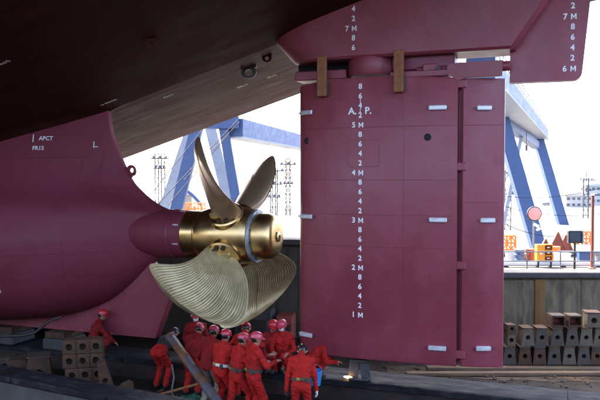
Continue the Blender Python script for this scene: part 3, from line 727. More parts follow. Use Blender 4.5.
MB().bar(site(-9.4, 60, 8.6), site(-5.2, 60, 8.6), 1.1, 1.0).build('cross_beam', 'crane_blue', c1)
for (xa, ya), (xb, yb) in (((238, 120), (146, 225)), ((236, 126), (175, 205)), ((212, 118), (150, 206)), ((240, 122), (190, 180))):
    d = 58; MB().tube([site((xa - 300) * d / 700, d, 3.89 - (ya - 178) * d / 700), site((xb - 300) * d / 700, d - 3, 3.89 - (yb - 178) * (d - 3) / 700)], .035, 5).build('stay_cable', 'rope', c1)
relfix(c1, s0)
c2 = thing('gantry_crane', 'blue gantry crane with walkway railing seen right of the rudder', 'crane', site(17, 50, -1.3), 0, 'blue gantry cranes')
s0 = len(COL.objects)
def S(x, y_, d): return site((x - 300) * d / 700, d, 3.89 - (y_ - 178) * d / 700)
g0, g1 = site(8.2, 32, 8.85), site(27.6, 80, 8.85)
MB().bar(g0, g1, 1.3, 1.05).build('girder', 'crane_blue', c2); MB().bar(g0 + Vector((0, 0, -.6)), g1 + Vector((0, 0, -.6)), 1.6, .1).build('lower_flange', 'crane_pale', c2)
railing(c2, g0 + Vector((.5, .3, .55)), g1 + Vector((.5, .3, .55)), .8, 34, .03)
MB().bar(S(498, 112, 50), S(541, 256, 50), .95, .8, upv=tuple(E2)).build('leg', 'crane_blue', c2)
MB().bar(S(537, 138, 78), S(568, 240, 78), 1.0, .9, upv=tuple(E2)).build('leg', 'crane_blue', c2)
MB().bar(S(522, 128, 62), S(502, 232, 62), .32, .3, upv=tuple(E2)).build('leg', 'crane_pale', c2)
MB().bar(S(500, 118, 50), S(536, 146, 78), .8, .7).build('sill_beam', 'crane_blue', c2)
MB().tube([S(526, 145, 60), S(526, 151, 60)], .1, 6).build('hook_block', 'bolt_dark', c2); MB().tube([S(526, 132, 60), S(526, 146, 60)], .02, 4).build('hoist_rope', 'rope', c2)
relfix(c2, s0)

# lattice masts and distant clutter in the left gap
def mast(x, ytop, d, zb, lab, wd=.7, plats=((.93, 1.6), (.8, 1.1))):
    zt = 3.89 - (ytop - 178) * d / 700; p = site((x - 300) * d / 700, d, zb)
    t = thing('lattice_mast', lab, 'mast', p, YAW, 'lattice masts'); H = zt - zb
    lattice(MB(), (0, 0, 0), (0, 0, H), wd, int(H / .9), .05).build('tower', 'mast_grey', t)
    for f, w_ in plats:
        MB().box((0, 0, H * f), (w_, w_, .1)).build('platform', 'mast_grey', t)
        for k in range(3): MB().lathe([(.12, 0), (.16, .2), (.05, .3)], 8, 'Z', ((k - 1) * w_ * .4, 0, H * f + .05)).build('floodlight', 'steel_grey', t)
    MB().tube([(0, 0, H), (0, 0, H + .9)], .04, 5).build('antenna', 'mast_grey', t)
mast(160, 153, 70, -1.3, 'grey lattice floodlight mast between hull and bulb')
mast(274, 168, 75, -1.3, 'lattice mast standing beside the front edge of the rudder', .6, ((.95, 2.2), (.72, 1.8), (.5, 1.4)))
mast(288, 158, 82, -1.3, 'lattice mast right against the rudder edge', .5, ((.9, 1.9), (.6, 1.2)))
arch = [S(158 + 44 * k / 16, 206 - 17 * math.sin(PI * k / 16), 85) for k in range(17)]
MB().tube(arch, .22, 8).build('blue_arch', 'crane_blue', None, smooth=60, label='curved pale blue pipe arch behind the crane legs', cat='pipe')
def shed(x0, x1, y0, y1, d, lab, m='cream_paint', nw=4, rows=1, roof='red_brown', dep=8., name='shed', cat='building'):
    a, b = S(x0, y1, d), S(x1, y1, d); H = (y1 - y0) * d / 700; W_ = (b - a).length
    t = thing(name, lab, cat, a, YAW); MB().box((W_ / 2, dep / 2, H / 2), (W_, dep, H)).build('wall', m, t)
    MB().prism([(-.3, H), (W_ + .3, H), (W_ + .3, H + .2), (W_ / 2, H + .2 + W_ * .08), (-.3, H + .2)], -.3, dep + .3, lambda u, v, q: (u, q, v)).build('roof', roof, t)
    for r in range(rows):
        for k in range(nw):
            wx = W_ / nw
            MB().box(((k + .5) * wx, -.02, H * (r + .55) / rows), (wx * .55, .06, H / rows * .4)).build('window', 'window_dark', t)
    return t
shed(168, 184, 196, 212, 110, 'small pale building behind the crane leg at the left', 'cream_paint', 4, 2)
shed(504, 521, 230, 245, 95, 'low tan building beside the rudder edge', 'cream_paint', 5, 1)
shed(566, 592, 196, 232, 125, 'tall white building at the right behind the crane leg', 'far_white', 5, 6, 'far_white')
shed(586, 606, 186, 228, 150, 'white accommodation block at the far right', 'far_white', 4, 7, 'far_white')
shed(543, 556, 204, 226, 140, 'white block with a grey roof between the crane legs', 'far_white', 3, 4, 'galv')
def truss(x0, x1, y0, y1, d, lab, n=4, rows=2):
    t = thing('scaffold', lab, 'scaffold', S((x0 + x1) / 2, y1, d), 0, 'orange scaffolds'); s1 = len(COL.objects)
    for k in range(n + 1):
        x = x0 + (x1 - x0) * k / n; MB().tube([S(x, y0, d), S(x, y1, d)], .07, 5).build('upright', 'orange_paint', t)
    for r in range(rows + 1):
        y_ = y0 + (y1 - y0) * r / rows; MB().tube([S(x0, y_, d), S(x1, y_, d)], .07, 5).build('ledger', 'orange_paint', t)
    for r in range(rows):
        for k in range(n):
            ya, yb = y0 + (y1 - y0) * r / rows, y0 + (y1 - y0) * (r + 1) / rows; xa, xb = x0 + (x1 - x0) * k / n, x0 + (x1 - x0) * (k + 1) / n
            MB().tube([S(xa, yb if (k + r) % 2 else ya, d), S(xb, ya if (k + r) % 2 else yb, d)], .05, 5).build('brace', 'orange_paint', t)
    relfix(t, s1)
truss(184, 205, 203, 214, 75, 'orange scaffold above the stern tube behind the propeller', 6, 2)
truss(570, 591, 232, 252, 55, 'orange scaffold right of the dark screen box', 5, 3)
truss(503, 516, 236, 250, 48, 'orange scaffold low beside the rudder edge', 3, 2)

# furniture on the near pier
PZ = 1.08
f1 = thing('pier_railing', 'grey pipe railing along the near pier edge above the dock wall', 'railing', site(5.8, 20.9, PZ), YAW)
L_ = 12.
for k in range(13): MB().tube([(k * L_ / 12, 0, 0), (k * L_ / 12, 0, .62)], .022, 6).build('rail_post', 'galv', f1)
for h in (.32, .6): MB().tube([(0, 0, h), (L_, 0, h)], .02, 6).build('handrail', 'galv', f1)
for k, (h, r, m, d, lab) in enumerate(((.12, .09, 'white_paint', 22.0, 'thick white pipeline along the pier behind the railing'), (.3, .06, 'galv', 23.5, 'thin grey pipeline along the pier behind the white one'), (.12, .11, 'crane_blue', 24.8, 'blue pipeline farthest back along the pier'))):
    t = thing('pipeline', lab, 'pipe', site(5.9, d, PZ), YAW); MB().tube([(0, 0, h), (14, 0, h)], r, 10).build('pipe', m, t, smooth=60)
    for q in range(8): MB().box((.6 + q * 1.8, 0, (h - r) / 2), (.12, .2, h - r)).build('support', 'concrete_dark', t)
# cabinet
t = thing('electric_cabinet', 'orange electric cabinet with one open compartment standing on the pier', 'cabinet', S(544.5, 266, 22), YAW); t.location.z = PZ
for sx in (-1, 1): MB().box((sx * .2, 0, .1), (.05, .2, .2)).build('leg', 'black_box', t)
MB().box((0, .08, .46), (.5, .08, .52), bev=.008).build('back', 'amber_paint', t)
MB().box((-.12, -.03, .46), (.25, .14, .52), bev=.008).build('door', 'amber_paint', t)
MB().prism([(-.17, .44), (-.12, .5), (-.12, .46), (-.07, .46), (-.07, .42), (-.12, .42), (-.12, .38)], -.106, -.1, lambda u, v, q: (u, q, v)).build('arrow_mark', 'white_mark', t)
for h in (.2, .37, .54, .715): MB().box((.13, -.03, h), (.24, .14, .025)).build('shelf', 'amber_paint', t)
MB().box((.24, -.03, .46), (.02, .14, .5)).build('side', 'amber_paint', t)
for h in (.28, .45, .62): MB().box((.12, -.02, h), (.14, .08, .09), bev=.01).build('socket', 'red_brown', t); MB().box((.12, -.07, h + .01), (.08, .03, .03)).build('socket_lid', 'white_paint', t)
# dark box on a pole
t = thing('screen_box', 'dark screen box on a black pole at the pier edge', 'screen', S(575.5, 275, 21.3), YAW); t.location.z = PZ
MB().tube([(0, 0, 0), (0, 0, .84)], .035, 8).build('pole', 'black_box', t); MB().box((0, 0, 1.02), (.44, .16, .38), bev=.015).build('housing', 'black_box', t)
MB().box((-.02, -.085, 1.02), (.34, .012, .28)).build('screen', 'window_dark', t); MB().box((.2, -.02, 1.02), (.03, .22, .42)).build('side_shield', 'steel_grey', t); MB().box((0, 0, .01), (.2, .2, .02)).build('base', 'black_box', t)
# round disc on its post
t = thing('round_mirror', 'round pink disc with a dark rim on a post above the pier', 'mirror', S(534, 253, 25), YAW); t.location.z = PZ; hh = 2.62 - PZ
MB().tube([(0, 0, 0), (0, 0, hh)], .03, 8).build('post', 'galv', t); rg_ = MB().lathe([(.26, .03), (.27, 0), (.26, -.03)], 28, 'Y', (0, -.06, hh)).build('rim', 'black_box', t, smooth=40)
MB().lathe([(.23, -.1), (.15, -.115), (.02, -.12)], 28, 'Y', (0, 0, hh)).build('disc', 'pink_disc', t, smooth=60)
MB().box((.08, -.05, hh - .42), (.2, .12, .1), Matrix.Rotation(.5, 3, 'Y'), bev=.02).build('bracket', 'white_paint', t); MB().box((.16, -.05, hh - .56), (.16, .1, .08), Matrix.Rotation(-.5, 3, 'Y'), bev=.02).build('clamp', 'white_paint', t)
# triangular rusty frames
for k, (x, d, s_, lab) in enumerate(((545, 25.6, .42, 'small rusty triangular steel stand beside the round disc post'), (557, 25.8, .62, 'large rusty triangular steel stand in the middle of the pier'), (565, 26.2, .5, 'rusty triangular steel stand nearest the dark screen box'))):
    t = thing('triangular_stand', lab, 'stand', S(x, 250, d), YAW, 'triangular frames'); t.location.z = PZ
    MB().box((0, 0, .04), (s_ * 1.3, .5, .08)).build('base', 'red_brown', t)
    MB().prism([(-s_ * .55, .08), (s_ * .55, .08), (s_ * .05, .08 + s_ * 1.2)], -.06, .06, lambda u, v, q: (u, q, v)).build('gusset', 'red_brown', t)
    MB().bar((s_ * .05, 0, .08 + s_ * 1.2), (s_ * .6, .0, .08), .16, .05).build('strut', 'rust_brown', t)
t = thing('lamp_post', 'slim brown post at the right end of the pier', 'post', S(593, 270, 21.6), YAW); t.location.z = PZ
MB().tube([(0, 0, 0), (0, 0, 1.0), (0, 0, 2.3)], [.06, .05, .045], 8).build('pole', 'red_brown', t); MB().box((0, -.1, 2.3), (.1, .3, .07), bev=.01).build('lamp_head', 'galv', t); MB().lathe([(.12, 0), (.12, .03), (.07, .05)], 10).build('base', 'red_brown', t)
for k, (x, d, m, lab) in enumerate(((514, 23, 'white_paint', 'white crate on the pier beside the rudder edge'), (525, 24, 'orange_paint', 'orange crate on the pier left of the cabinet'), (586, 23.2, 'crane_blue', 'blue crate on the pier right of the screen box'), (563, 22.6, 'white_paint', 'white crate on the pier between cabinet and screen box'))):
    t = thing('crate', lab, 'crate', S(x, 260, d), YAW + random.uniform(-.2, .2), 'crates on the pier'); t.location.z = PZ
    MB().box((0, 0, .2), (.46, .36, .28), bev=.01).build('body', m, t); MB().box((0, 0, .36), (.5, .4, .035), bev=.006).build('lid', m, t)
    for sx in (-1, 1): MB().box((sx * .17, 0, .03), (.08, .34, .06)).build('runner', 'timber', t)

# ------------------------------------------------------------------ people
def smin(a, b, k):
    h = np.clip(.5 + .5 * (b - a) / k, 0, 1); return b + (a - b) * h - k * h * (1 - h)
class Body:
    def __init__(s): s.p = []
    def cone(s, a, b, ra, rb, mi, k=.03, flat=None): s.p.append((np.array(a, np.float32), np.array(b, np.float32), ra, rb, mi, k))
    def ball(s, a, r, mi, k=.02): s.cone(a, tuple(np.array(a) + [0, 0, 1e-4]), r, r, mi, k)
    def mesh(s, name, mats, h=.0135, fold=(0,)):
        lo = np.min([np.minimum(a, b) - max(ra, rb) for a, b, ra, rb, _, _ in s.p], 0) - .04
        hi = np.max([np.maximum(a, b) + max(ra, rb) for a, b, ra, rb, _, _ in s.p], 0) + .04
        n = np.ceil((hi - lo) / h).astype(int) + 1
        F = np.full(n, .09, np.float32); ID = np.zeros(n, np.int8); BD = np.full(n, 9., np.float32)
        for a, b, ra, rb, mi, k in s.p:
            m = max(ra, rb) + .075
            i0 = np.clip(((np.minimum(a, b) - m - lo) / h).astype(int), 0, n - 1); i1 = np.clip(((np.maximum(a, b) + m - lo) / h).astype(int) + 2, 1, n)
            g = [lo[q] + h * np.arange(i0[q], i1[q], dtype=np.float32) for q in range(3)]
            X, Y, Z = np.meshgrid(*g, indexing='ij'); ab = b - a; L2 = float(ab @ ab)
            t = np.clip(((X - a[0]) * ab[0] + (Y - a[1]) * ab[1] + (Z - a[2]) * ab[2]) / L2, 0, 1)
            D = np.sqrt((X - a[0] - t * ab[0]) ** 2 + (Y - a[1] - t * ab[1]) ** 2 + (Z - a[2] - t * ab[2]) ** 2) - (ra + (rb - ra) * t)
            if mi in fold:
                D += .009 * np.sin(X * 23 + Z * 41 + 4 * np.sin(Y * 13 + Z * 7)) * np.sin(Z * 33 + Y * 21 + 5 * np.sin(X * 11)) + .005 * np.abs(np.sin(Z * 58 + X * 34 + Y * 38 + 3 * np.sin(X * 19 + Y * 15))) - .003
            sl_ = tuple(slice(i0[q], i1[q]) for q in range(3)); c = BD[sl_]; bt = D < c
            ID[sl_] = np.where(bt, mi, ID[sl_]); BD[sl_] = np.where(bt, D, c); F[sl_] = smin(F[sl_], D, k)
        S_ = F < 0
        cx = np.stack([S_[i:n[0] - 1 + i, j:n[1] - 1 + j, k:n[2] - 1 + k] for i in (0, 1) for j in (0, 1) for k in (0, 1)])
        act = cx.any(0) & ~cx.all(0); idx = np.argwhere(act); vid = np.full(act.shape, -1, np.int64); vid[act] = np.arange(len(idx))
        P = np.zeros((len(idx), 3)); C_ = np.zeros(len(idx))
        cor = [(i, j, k) for i in (0, 1) for j in (0, 1) for k in (0, 1)]
        vals = {c: F[idx[:, 0] + c[0], idx[:, 1] + c[1], idx[:, 2] + c[2]] for c in cor}
        for c in cor:
            for ax in range(3):
                if c[ax] == 0:
                    e_ = list(c); e_[ax] = 1; e_ = tuple(e_); v0, v1 = vals[c], vals[e_]; cr = (v0 < 0) != (v1 < 0)
                    tt = np.where(cr, v0 / np.where(v0 == v1, 1, v0 - v1), 0)
                    q = np.array(c, float)[None].repeat(len(idx), 0); q[:, ax] = tt
                    P[cr] += q[cr]; C_[cr] += 1
        V = (idx + P / C_[:, None]) * h + lo; faces = []
        for ax in range(3):
            u, v = [(1, 2), (2, 0), (0, 1)][ax]
            sl0 = [slice(1, -1)] * 3; A = S_; sh = [slice(None)] * 3; sh[ax] = slice(0, -1); sh2 = [slice(None)] * 3; sh2[ax] = slice(1, None)
            cr = A[tuple(sh)] != A[tuple(sh2)]; e_ = np.argwhere(cr)
            e_ = e_[(e_[:, u] > 0) & (e_[:, v] > 0) & (e_[:, u] < n[u] - 1) & (e_[:, v] < n[v] - 1)]
            def at(du, dv):
                q = e_.copy(); q[:, u] -= du; q[:, v] -= dv; return vid[q[:, 0], q[:, 1], q[:, 2]]
            Q = np.stack([at(0, 0), at(1, 0), at(1, 1), at(0, 1)], 1); ins = A[e_[:, 0], e_[:, 1], e_[:, 2]]
            Q[~ins] = Q[~ins][:, ::-1]; faces.append(Q)
        Q = np.concatenate(faces); Q = Q[(Q >= 0).all(1)]
        me = bpy.data.meshes.new(name); me.from_pydata(V.tolist(), [], Q.tolist())
        for m in mats: me.materials.append(MAT[m])
        ids = ID[idx[:, 0], idx[:, 1], idx[:, 2]][Q[:, 0]]
        me.polygons.foreach_set('material_index', ids.astype(np.int32)); me.polygons.foreach_set('use_smooth', np.ones(len(Q), bool)); me.update()
        return me
def ik(a, c, l1, l2, hint):
    a, c, hint = Vector(a), Vector(c), Vector(hint); d = c - a; L_ = min(d.length, (l1 + l2) * .995); d.normalize(); c = a + d * L_
    x = (l1 * l1 - l2 * l2 + L_ * L_) / (2 * L_); y_ = math.sqrt(max(l1 * l1 - x * x, 0)); hp = (hint - d * hint.dot(d)).normalized()
    return a + d * x + hp * y_, c
def person(loc, face, label, hip=.92, lean=5, bow=10, feet=((-.11, 0), (.11, .08)), hands=((-.28, .12, .85), (.28, .12, .85)), turn=0, top='coverall', legs=None, helmet='helmet_red',
           gloves=(None, None), belt=None, mask=False, scale=1., footz=0., jacket=None, group='workers in red coveralls'):
    """face: 0 looks away along +E2, 90 towards +E1. local frame: x right, y forward, z up, feet on z=0"""
    legs = legs or top
    mats = [top, legs, 'skin', 'boot', gloves[0] or 'skin', gloves[1] or 'skin', 'eye_dark', jacket or top]
    root = thing('person', label, 'person', loc, YAW - math.radians(face), group); root.scale = (scale,) * 3
    B = Body(); L_ = math.radians(lean); f = Vector((0, math.sin(L_), math.cos(L_))); fw = Vector((0, math.cos(L_), -math.sin(L_)))
    pel = Vector((0, 0 if lean < 30 else -.12 * math.sin(L_), hip)); R_ = Vector((1, 0, 0))
    tq = Matrix.Rotation(math.radians(turn), 3, f); Rs = tq @ R_; fs_ = tq @ fw
    waist = pel + f * .16; chest = pel + f * .36; sh = pel + f * .5; neck = pel + f * .56
    hd = math.radians(lean * .55 + bow); hf = tq @ Vector((0, math.cos(hd), -math.sin(hd))); hu = tq @ Vector((0, math.sin(hd), math.cos(hd)))
    hb_ = neck + hu * .06; crown = hb_ + hu * .2
    T = 0 if not jacket else 7
    for sx in (-1, 1):
        B.cone(pel + R_ * sx * .07, waist + R_ * sx * .06, .118, .105, 0, .05)
        B.cone(waist + Rs * sx * .06, chest + Rs * sx * .075, .108, .122, T, .05)
        B.cone(chest + Rs * sx * .07, sh + Rs * sx * .1 - f * .04, .12, .085, T, .05)
        B.cone(sh + Rs * sx * .05, sh + Rs * sx * .17 - f * .03, .075, .07, T, .04)
    B.cone(sh, neck + hu * .05, .07, .056, T, .03); B.cone(neck + hu * .02, hb_ + hu * .05, .052, .055, 2, .02)
    B.cone(sh + f * .02, neck + hu * .015, .085, .068, T, .02)   # collar
    B.cone(hb_ + hf * .035 + hu * .015, hb_ + hu * .13 + hf * .01, .058, .088, 2, .03); B.ball(hb_ + hu * .12 - hf * .012, .092, 2, .03); B.ball(hb_ + hu * .09 - hf * .034, .076, 6, .02)
    B.cone(hb_ + hf * .1 + hu * .1, hb_ + hf * .118 + hu * .06, .011, .016, 2, .012)
    for sx in (-1, 1):
        B.cone(hb_ + Rs * sx * .088 + hu * .05, hb_ + Rs * sx * .092 + hu * .1, .014, .018, 2, .008); B.ball(hb_ + Rs * sx * .034 + hf * .085 + hu * .105, .012, 6, .004)
    B.cone(hb_ + Rs * -.022 + hf * .088 + hu * .02, hb_ + Rs * .022 + hf * .088 + hu * .02, .009, .009, 6, .004) if not mask else None
    for i, sx in enumerate((-1, 1)):
        fx, fy = feet[i][:2]; ft = Vector((fx, fy, footz + .085)); hp = pel + R_ * sx * .09 - Vector((0, 0, .03))
        kn, an = ik(hp, ft, .44, .43, (sx * .12, 1, 0))
        B.cone(hp, kn, .098, .072, 1, .04); B.cone(kn, an, .073, .062, 1, .03); B.cone(an + Vector((0, 0, .03)), an + Vector((0, 0, -.02)), .064, .058, 1, .02)
        B.cone(an + Vector((0, -.03, -.035)), an + Vector((sx * .02, .15, -.045)), .048, .038, 3, .02)
        so = sh + Rs * sx * .185 - f * .04; hx = Vector(hands[i]); el, wr = ik(so, hx, .29, .26, (sx * .5, -.6, -.5))
        B.cone(so, el, .066, .052, T, .04); B.cone(el, wr, .053, .042, T, .03)
        dv = (wr - el).normalized(); gm = 4 + i; B.cone(wr - dv * .01, wr + dv * .02, .03, .03, gm, .015)
        sd_ = dv.cross(Vector((0, 0, 1)));
        if sd_.length < .1: sd_ = dv.cross(Vector((0, 1, 0)))
        sd_.normalize(); dn = sd_.cross(dv); dn = -dn if dn.z > 0 else dn
        for q in (-1, 0, 1): B.cone(wr + dv * .02 + sd_ * q * .018, wr + dv * .085 + sd_ * q * .026, .02, .017, gm, .02)
        for q, ln in ((-1.5, .055), (-.5, .07), (.5, .075), (1.5, .066)):
            b0 = wr + dv * .085 + sd_ * q * .022; b1 = b0 + (dv * .8 + dn * .3) * ln * .6; b2 = b1 + (dv * .4 + dn * .8) * ln * .5
            B.cone(b0, b1, .0115, .0105, gm, .006); B.cone(b1, b2, .0105, .0095, gm, .006)
        t0 = wr + dv * .035 - sd_ * sx * .03; t1 = t0 + (dv * .7 - sd_ * sx * .7) * .04; B.cone(t0, t1, .0145, .012, gm, .01); B.cone(t1, t1 + (dv * .8 + dn * .4) * .03, .012, .0105, gm, .006)
    link('body', B.mesh('body', mats, fold=(0, 1, 7)), root)
    M = Matrix((Rs, hf, hu)).transposed()
    if helmet:
        mb = MB(); o = hb_ + hu * .108; prof = [(.12, 0), (.119, .03), (.112, .06), (.094, .095), (.058, .117), (.015, .125)]
        mb.lathe(prof, 20, 'Z', o, M=M @ Matrix.Diagonal((.92, 1.1, 1)))
        hs = mb.build('helmet', helmet, root, smooth=50)
        rim = [o + M @ Vector((.117 * math.cos(q), .138 * math.sin(q) + (.06 * max(math.sin(q), 0) ** 2), -.004)) for q in np.linspace(0, 2 * PI, 25)]
        MB().add(rim[:-1] + [p + M @ Vector((0, 0, .012)) for p in rim[:-1]], [tuple(range(23, -1, -1)), tuple(range(24, 48))] + [(k, (k + 1) % 24, 24 + (k + 1) % 24, 24 + k) for k in range(24)]).build('brim', helmet, hs)
    else:
        MB().lathe([(.1, -.03), (.103, .02), (.092, .065), (.06, .1), (.015, .112)], 18, 'Z', hb_ + hu * .1 - hf * .018, M=M @ Matrix.Diagonal((.98, 1.02, 1))).build('hair', 'eye_dark', root, smooth=60)
    if mask:
        o = hb_ + hf * .07 + hu * .045; mb = MB(); mb.lathe([(.06, 0), (.055, .025), (.035, .045), (.01, .052)], 14, 'Z', o, M=M @ Matrix.Rotation(-PI / 2, 3, 'X')); mb.build('dust_mask', 'mask_white', root, smooth=60)
    if belt:
        wpt = pel + f * .12; mb = MB(); n_ = 28; vs_ = []; Mb = Matrix((R_, fw, f)).transposed()
        for zz, k_ in ((-.028, 1.), (.028, 1.), (.028, .85), (-.028, .85)):
            for k in range(n_):
                q = 2 * PI * k / n_; vs_.append(wpt + Mb @ Vector((.197 * k_ * math.cos(q), .143 * k_ * math.sin(q), zz)))
        fs2 = [(a * n_ + k, a * n_ + (k + 1) % n_, ((a + 1) % 4) * n_ + (k + 1) % n_, ((a + 1) % 4) * n_ + k) for a in range(4) for k in range(n_)]
        bl = mb.add(vs_, fs2).build('belt', belt, root)
        for q in (-.9, 2.3): MB().box(tuple(wpt + Mb @ Vector((.2 * math.cos(q), .146 * math.sin(q), -.02))), (.06, .06, .09), bev=.012).build('pouch', 'belt_dark', bl)
        MB().box(tuple(wpt + Mb @ Vector((-.05, -.15, 0))), (.07, .025, .055), bev=.008).build('buckle', 'buckle', bl)
    return root
def P_(x, d, z=FL): return site((x - 300) * d / 700, d, z)
SQ = dict(hip=.34, feet=((-.16, .12), (.16, .12)))
person(P_(90, 17.0, -.46), 75, 'worker in red crouching under the hull behind the pile of rusty castings', lean=22, bow=10, hands=((-.15, .45, .5), (.2, .55, .35)), helmet='helmet_red', top='coverall_shaded', **SQ)
person(P_(160, 16.0), 25, 'worker bent double in dark jacket and red trousers at the upper pipe end', hip=.86, lean=64, bow=30, feet=((-.1, -.05), (.12, .0)), hands=((-.2, .55, .55), (.3, .6, .6)), helmet=None, jacket='charcoal_cloth', belt=None)
person(P_(190, 15.5), 20, 'worker in red stooping behind the middle of the rusty pipe', hip=.86, lean=42, bow=20, feet=((-.13, 0), (.13, .05)), hands=((-.2, .5, .75), (.25, .5, .75)), helmet='helmet_pink', top='coverall_shaded', legs='coverall')
person(P_(195, 16.9), 170, 'worker facing the camera with a white dust mask, farthest back beside the skeg', hip=.8, lean=8, bow=5, hands=((-.22, .25, .8), (.22, .3, .85)), helmet='helmet_pink', top='coverall_shaded', mask=True)
person(P_(207, 14.7), 20, 'worker in dark red jacket and khaki trousers beside the pipe', hip=.88, lean=22, bow=18, hands=((-.2, .4, .95), (.25, .4, .95)), top='coverall_shaded', legs='khaki', helmet='helmet_pink')
person(P_(219.5, 14.2), 40, 'worker in red with a pale white belt, third from the right in the standing group', hip=.9, lean=12, bow=12, hands=((-.2, .38, 1.0), (.22, .42, 1.0)), belt='belt_white', turn=10, helmet='helmet_red')
person(P_(236, 13.9), 55, 'worker in red striding with one leg back, second from the right in the standing group', hip=.9, lean=10, bow=14, feet=((-.12, -.3), (.12, .12)), hands=((-.16, .4, 1.05), (.22, .35, 1.0)), belt='belt_dark', helmet='helmet_pink')
person(P_(253, 13.65), 60, 'tall worker in red with raised forearms, rightmost of the standing group', hip=.94, lean=3, bow=12, hands=((-.1, .34, 1.25), (.2, .38, 1.2)), belt='belt_dark', helmet='helmet_pink', scale=1.02)
person(P_(242, 15.3), 10, 'worker in red leaning forward behind the two rightmost standing workers', hip=.88, lean=30, bow=35, hands=((-.3, .4, 1.1), (.35, .45, 1.2)), helmet='helmet_red')
person(P_(271, 15.75, -.46), 165, 'worker in red crouching on the sill, left of the masked worker', hip=.36, lean=14, bow=14, feet=((-.16, .14), (.16, .14)), hands=((-.14, .42, .42), (.18, .4, .38)), helmet='helmet_red', top='coverall_shaded')
person(P_(283.5, 15.65, -.46), 195, 'worker in red with a white mask sitting on the sill beside the rudder', hip=.36, lean=10, bow=8, feet=((-.16, .2), (.16, .18)), hands=((-.2, .36, .5), (.12, .4, .52)), helmet='helmet_pink', mask=True)
person(P_(301, 13.1), 5, 'worker in red seen from behind with head bowed under the rudder corner', hip=.92, lean=14, bow=62, feet=((-.12, 0), (.12, .03)), hands=((-.3, .0, .72), (.3, .08, .74)), helmet=None, gloves=('boot', 'glove'), belt='belt_dark')
person(P_(312, 15.2, -.46), 80, 'worker in red kneeling on the sill behind the bowed worker, reaching right', hip=.3, lean=40, bow=20, feet=((-.14, .05), (.14, .1)), hands=((-.1, .5, .3), (.2, .5, .36)), helmet='helmet_red')

# ------------------------------------------------------------------ tools and litter around them
a, b = P_(169, 15.9, FL + 1.22), P_(226, 13.3, FL + .3); dv = (b - a).normalized()
t = thing('steel_pipe', 'thick rusty steel pipe propped up diagonally among the workers', 'pipe', a)
MB().tube([Vector((0, 0, 0)), (b - a) + dv * 1.0], .1, 20).build('barrel', 'pipe_rust', t, smooth=50)
for q in (.02, .95): MB().tube([dv * q, dv * (q + .05)], .118, 20).build('collar', 'rust_brown', t, smooth=50)
a, b = P_(137, 14.9, FL + .06), P_(207, 14.4, FL + .62)
MB().tube([a, b], .028, 8).build('thin_pole', 'rust_brown', None, smooth=50, label='thin rusty pole lying across the lower end of the thick pipe', cat='pole')
mb = MB(); n_ = 14; vs_ = []
for i in range(n_ + 1):
    for k in range(n_ + 1):
        u, v = i / n_ * 2 - 1, k / n_ * 2 - 1; q = max(1 - (u * u + v * v) * .7, 0)
        vs_.append((u * .45, v * .3, .01 + .2 * q * (.6 + .4 * math.sin(7 * u + 3 * v) * math.sin(5 * v - 2 * u)) + .02 * math.sin(17 * u + 11 * v)))
fs2 = [(i * (n_ + 1) + k, i * (n_ + 1) + k + 1, (i + 1) * (n_ + 1) + k + 1, (i + 1) * (n_ + 1) + k) for i in range(n_) for k in range(n_)]
mb.add(vs_, fs2).build('tarpaulin', 'green_tarp', None, smooth=60, loc=P_(190, 14.9, FL), rot=(0, 0, YAW), label='crumpled green tarpaulin on the floor below the pipe', cat='tarpaulin')
hp = [P_(171, 15.2, FL + .75), P_(173, 15.1, FL + .5), P_(170, 15.0, FL + .2), P_(175, 14.9, FL + .06), P_(186, 14.7, FL + .04), P_(196, 14.4, FL + .03)]
MB().tube(hp, .022, 8).build('air_hose', 'hose', None, smooth=60, label='grey air hose hanging down beside the bent worker', cat='hose')
t = thing('bucket', 'bright blue plastic bucket standing on the sill beside the bowed worker', 'bucket', P_(315.5, 14.6, -.46), .2)
MB().lathe([(.11, 0), (.14, .28), (.15, .285), (.15, .31), (.13, .31), (.1, .02)], 20).build('tub', 'blue_plastic', t, smooth=40)
MB().tube([(.14 * math.cos(q), 0, .3 + .13 * math.sin(q)) for q in np.linspace(0, PI, 9)], .007, 6).build('handle', 'galv', t, smooth=60)
# dark machinery against the far wall behind the propeller, under the hull
for k, (x, d, w_, h_, lab) in enumerate(((90, 21.6, 1.6, 1.0, 'dark compressor box against the side wall under the skeg'), (255, 20.6, 1.1, .9, 'dark compressor box against the side wall behind the propeller'), (286, 20.4, .5, .75, 'rusty tool locker against the side wall by the rudder edge'))):
    t = thing('machine_box', lab, 'machine', P_(x, d), YAW - .12, 'machines along the side wall')
    MB().box((0, 0, h_ / 2 + .1), (w_, .7, h_), bev=.03).build('casing', ['sill_face', 'concrete_dark', 'red_brown'][k], t); MB().box((0, -.37, h_ * .55), (w_ * .7, .04, h_ * .5)).build('door', 'bolt_dark', t)
    for sx in (-1, 1): MB().box((sx * w_ * .4, 0, .05), (.15, .6, .1)).build('skid', 'bolt_dark', t)

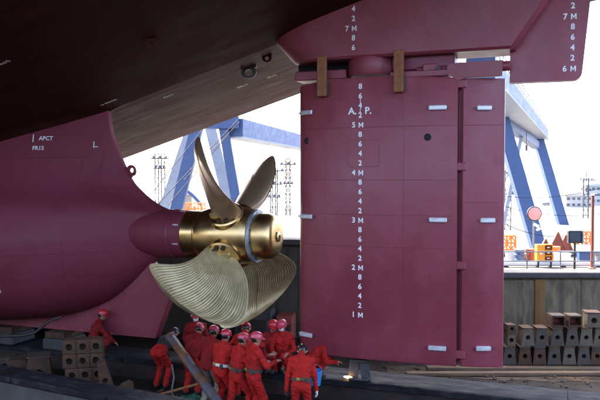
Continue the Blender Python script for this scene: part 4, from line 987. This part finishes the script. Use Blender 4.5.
# rubble and scrap on the dock floor, too small to pick apart
mb = MB(); rr_ = random.Random(5)
for k in range(900):
    if k % 3: p = P_(rr_.uniform(-20, 360), rr_.uniform(11.5, 15.9), FL)
    else: p = P_(rr_.uniform(300, 620), rr_.uniform(15.8, 18.), FL)
    e = rr_.uniform(.012, .05)
    mb.box((p.x, p.y, FL + e * .35), (e * rr_.uniform(.8, 2.2), e * rr_.uniform(.6, 1.4), e * .8), Matrix.Rotation(rr_.uniform(0, 3), 3, 'Z') @ Matrix.Rotation(rr_.uniform(-.3, .3), 3, 'X'))
mb.build('rubble', 'block_rust', None, kind='stuff', label='small rubble and rust scale scattered over the dock floor', cat='rubble')
for k, (pts_, lab) in enumerate((([(330, 14.6), (352, 14.2), (380, 14.5), (412, 14.1), (450, 14.35), (500, 14.0), (560, 14.3), (640, 14.1)], 'black hose snaking along the floor in front of the sill under the rudder'), ([(228, 13.2), (250, 12.9), (272, 13.3), (290, 12.8), (330, 12.9)], 'black hose curling on the floor at the feet of the workers'))):
    q = [P_(x, d, FL + .025) for x, d in pts_]; cr_ = []
    for i in range(len(q) - 1):
        a0, a1, a2, a3 = q[max(i - 1, 0)], q[i], q[i + 1], q[min(i + 2, len(q) - 1)]
        for j in range(8):
            t = j / 8; cr_.append(.5 * ((2 * a1) + (a2 - a0) * t + (2 * a0 - 5 * a1 + 4 * a2 - a3) * t * t + (3 * a1 - a0 - 3 * a2 + a3) * t ** 3))
    MB().tube(cr_ + [q[-1]], .022, 8).build('air_hose', 'boot', None, smooth=60, label=lab, cat='hose')
mast(508, 170, 70, -1.3, 'lattice mast immediately right of the rudder edge', .6, ((.95, 1.8), (.6, 1.2)))
mast(586, 178, 90, -1.3, 'lattice mast above the white buildings at far right', .6, ((.95, 1.8), (.7, 1.4)))
for k, (x, d, m, lab) in enumerate(((520, 22.6, 'crane_blue', 'blue oil drum on the pier left of the orange crate'), (530.5, 22.8, 'red_brown', 'rusty oil drum on the pier left of the cabinet'), (556, 23.6, 'orange_paint', 'orange oil drum on the pier right of the cabinet'), (598, 22.2, 'galv', 'grey oil drum at the right end of the pier'))):
    t = thing('oil_drum', lab, 'drum', P_(x, d, PZ), 0, 'drums on the pier')
    MB().lathe([(.16, 0), (.165, .01), (.16, .02), (.16, .16), (.168, .17), (.16, .18), (.16, .32), (.168, .33), (.16, .34), (.16, .48), (.165, .49), (.15, .495)], 20).build('shell', m, t, smooth=40); MB().lathe([(.03, .49), (.03, .51)], 8, 'Z', (.09, 0, 0)).build('bung', 'galv', t)
for k, (xa, ya, xb, yb, d) in enumerate(((503, 196, 600, 188, 45), (503, 206, 600, 214, 50), (505, 224, 572, 236, 40))):
    MB().tube([S(xa + (xb - xa) * q / 12, ya + (yb - ya) * q / 12 + 5 * (1 - (2 * q / 12 - 1) ** 2), d) for q in range(13)], .02, 5).build('overhead_cable', 'rope', None, label=['highest slack cable strung across the yard right of the rudder', 'middle slack cable strung across the yard right of the rudder', 'lowest short slack cable strung above the pier'][k], cat='cable')
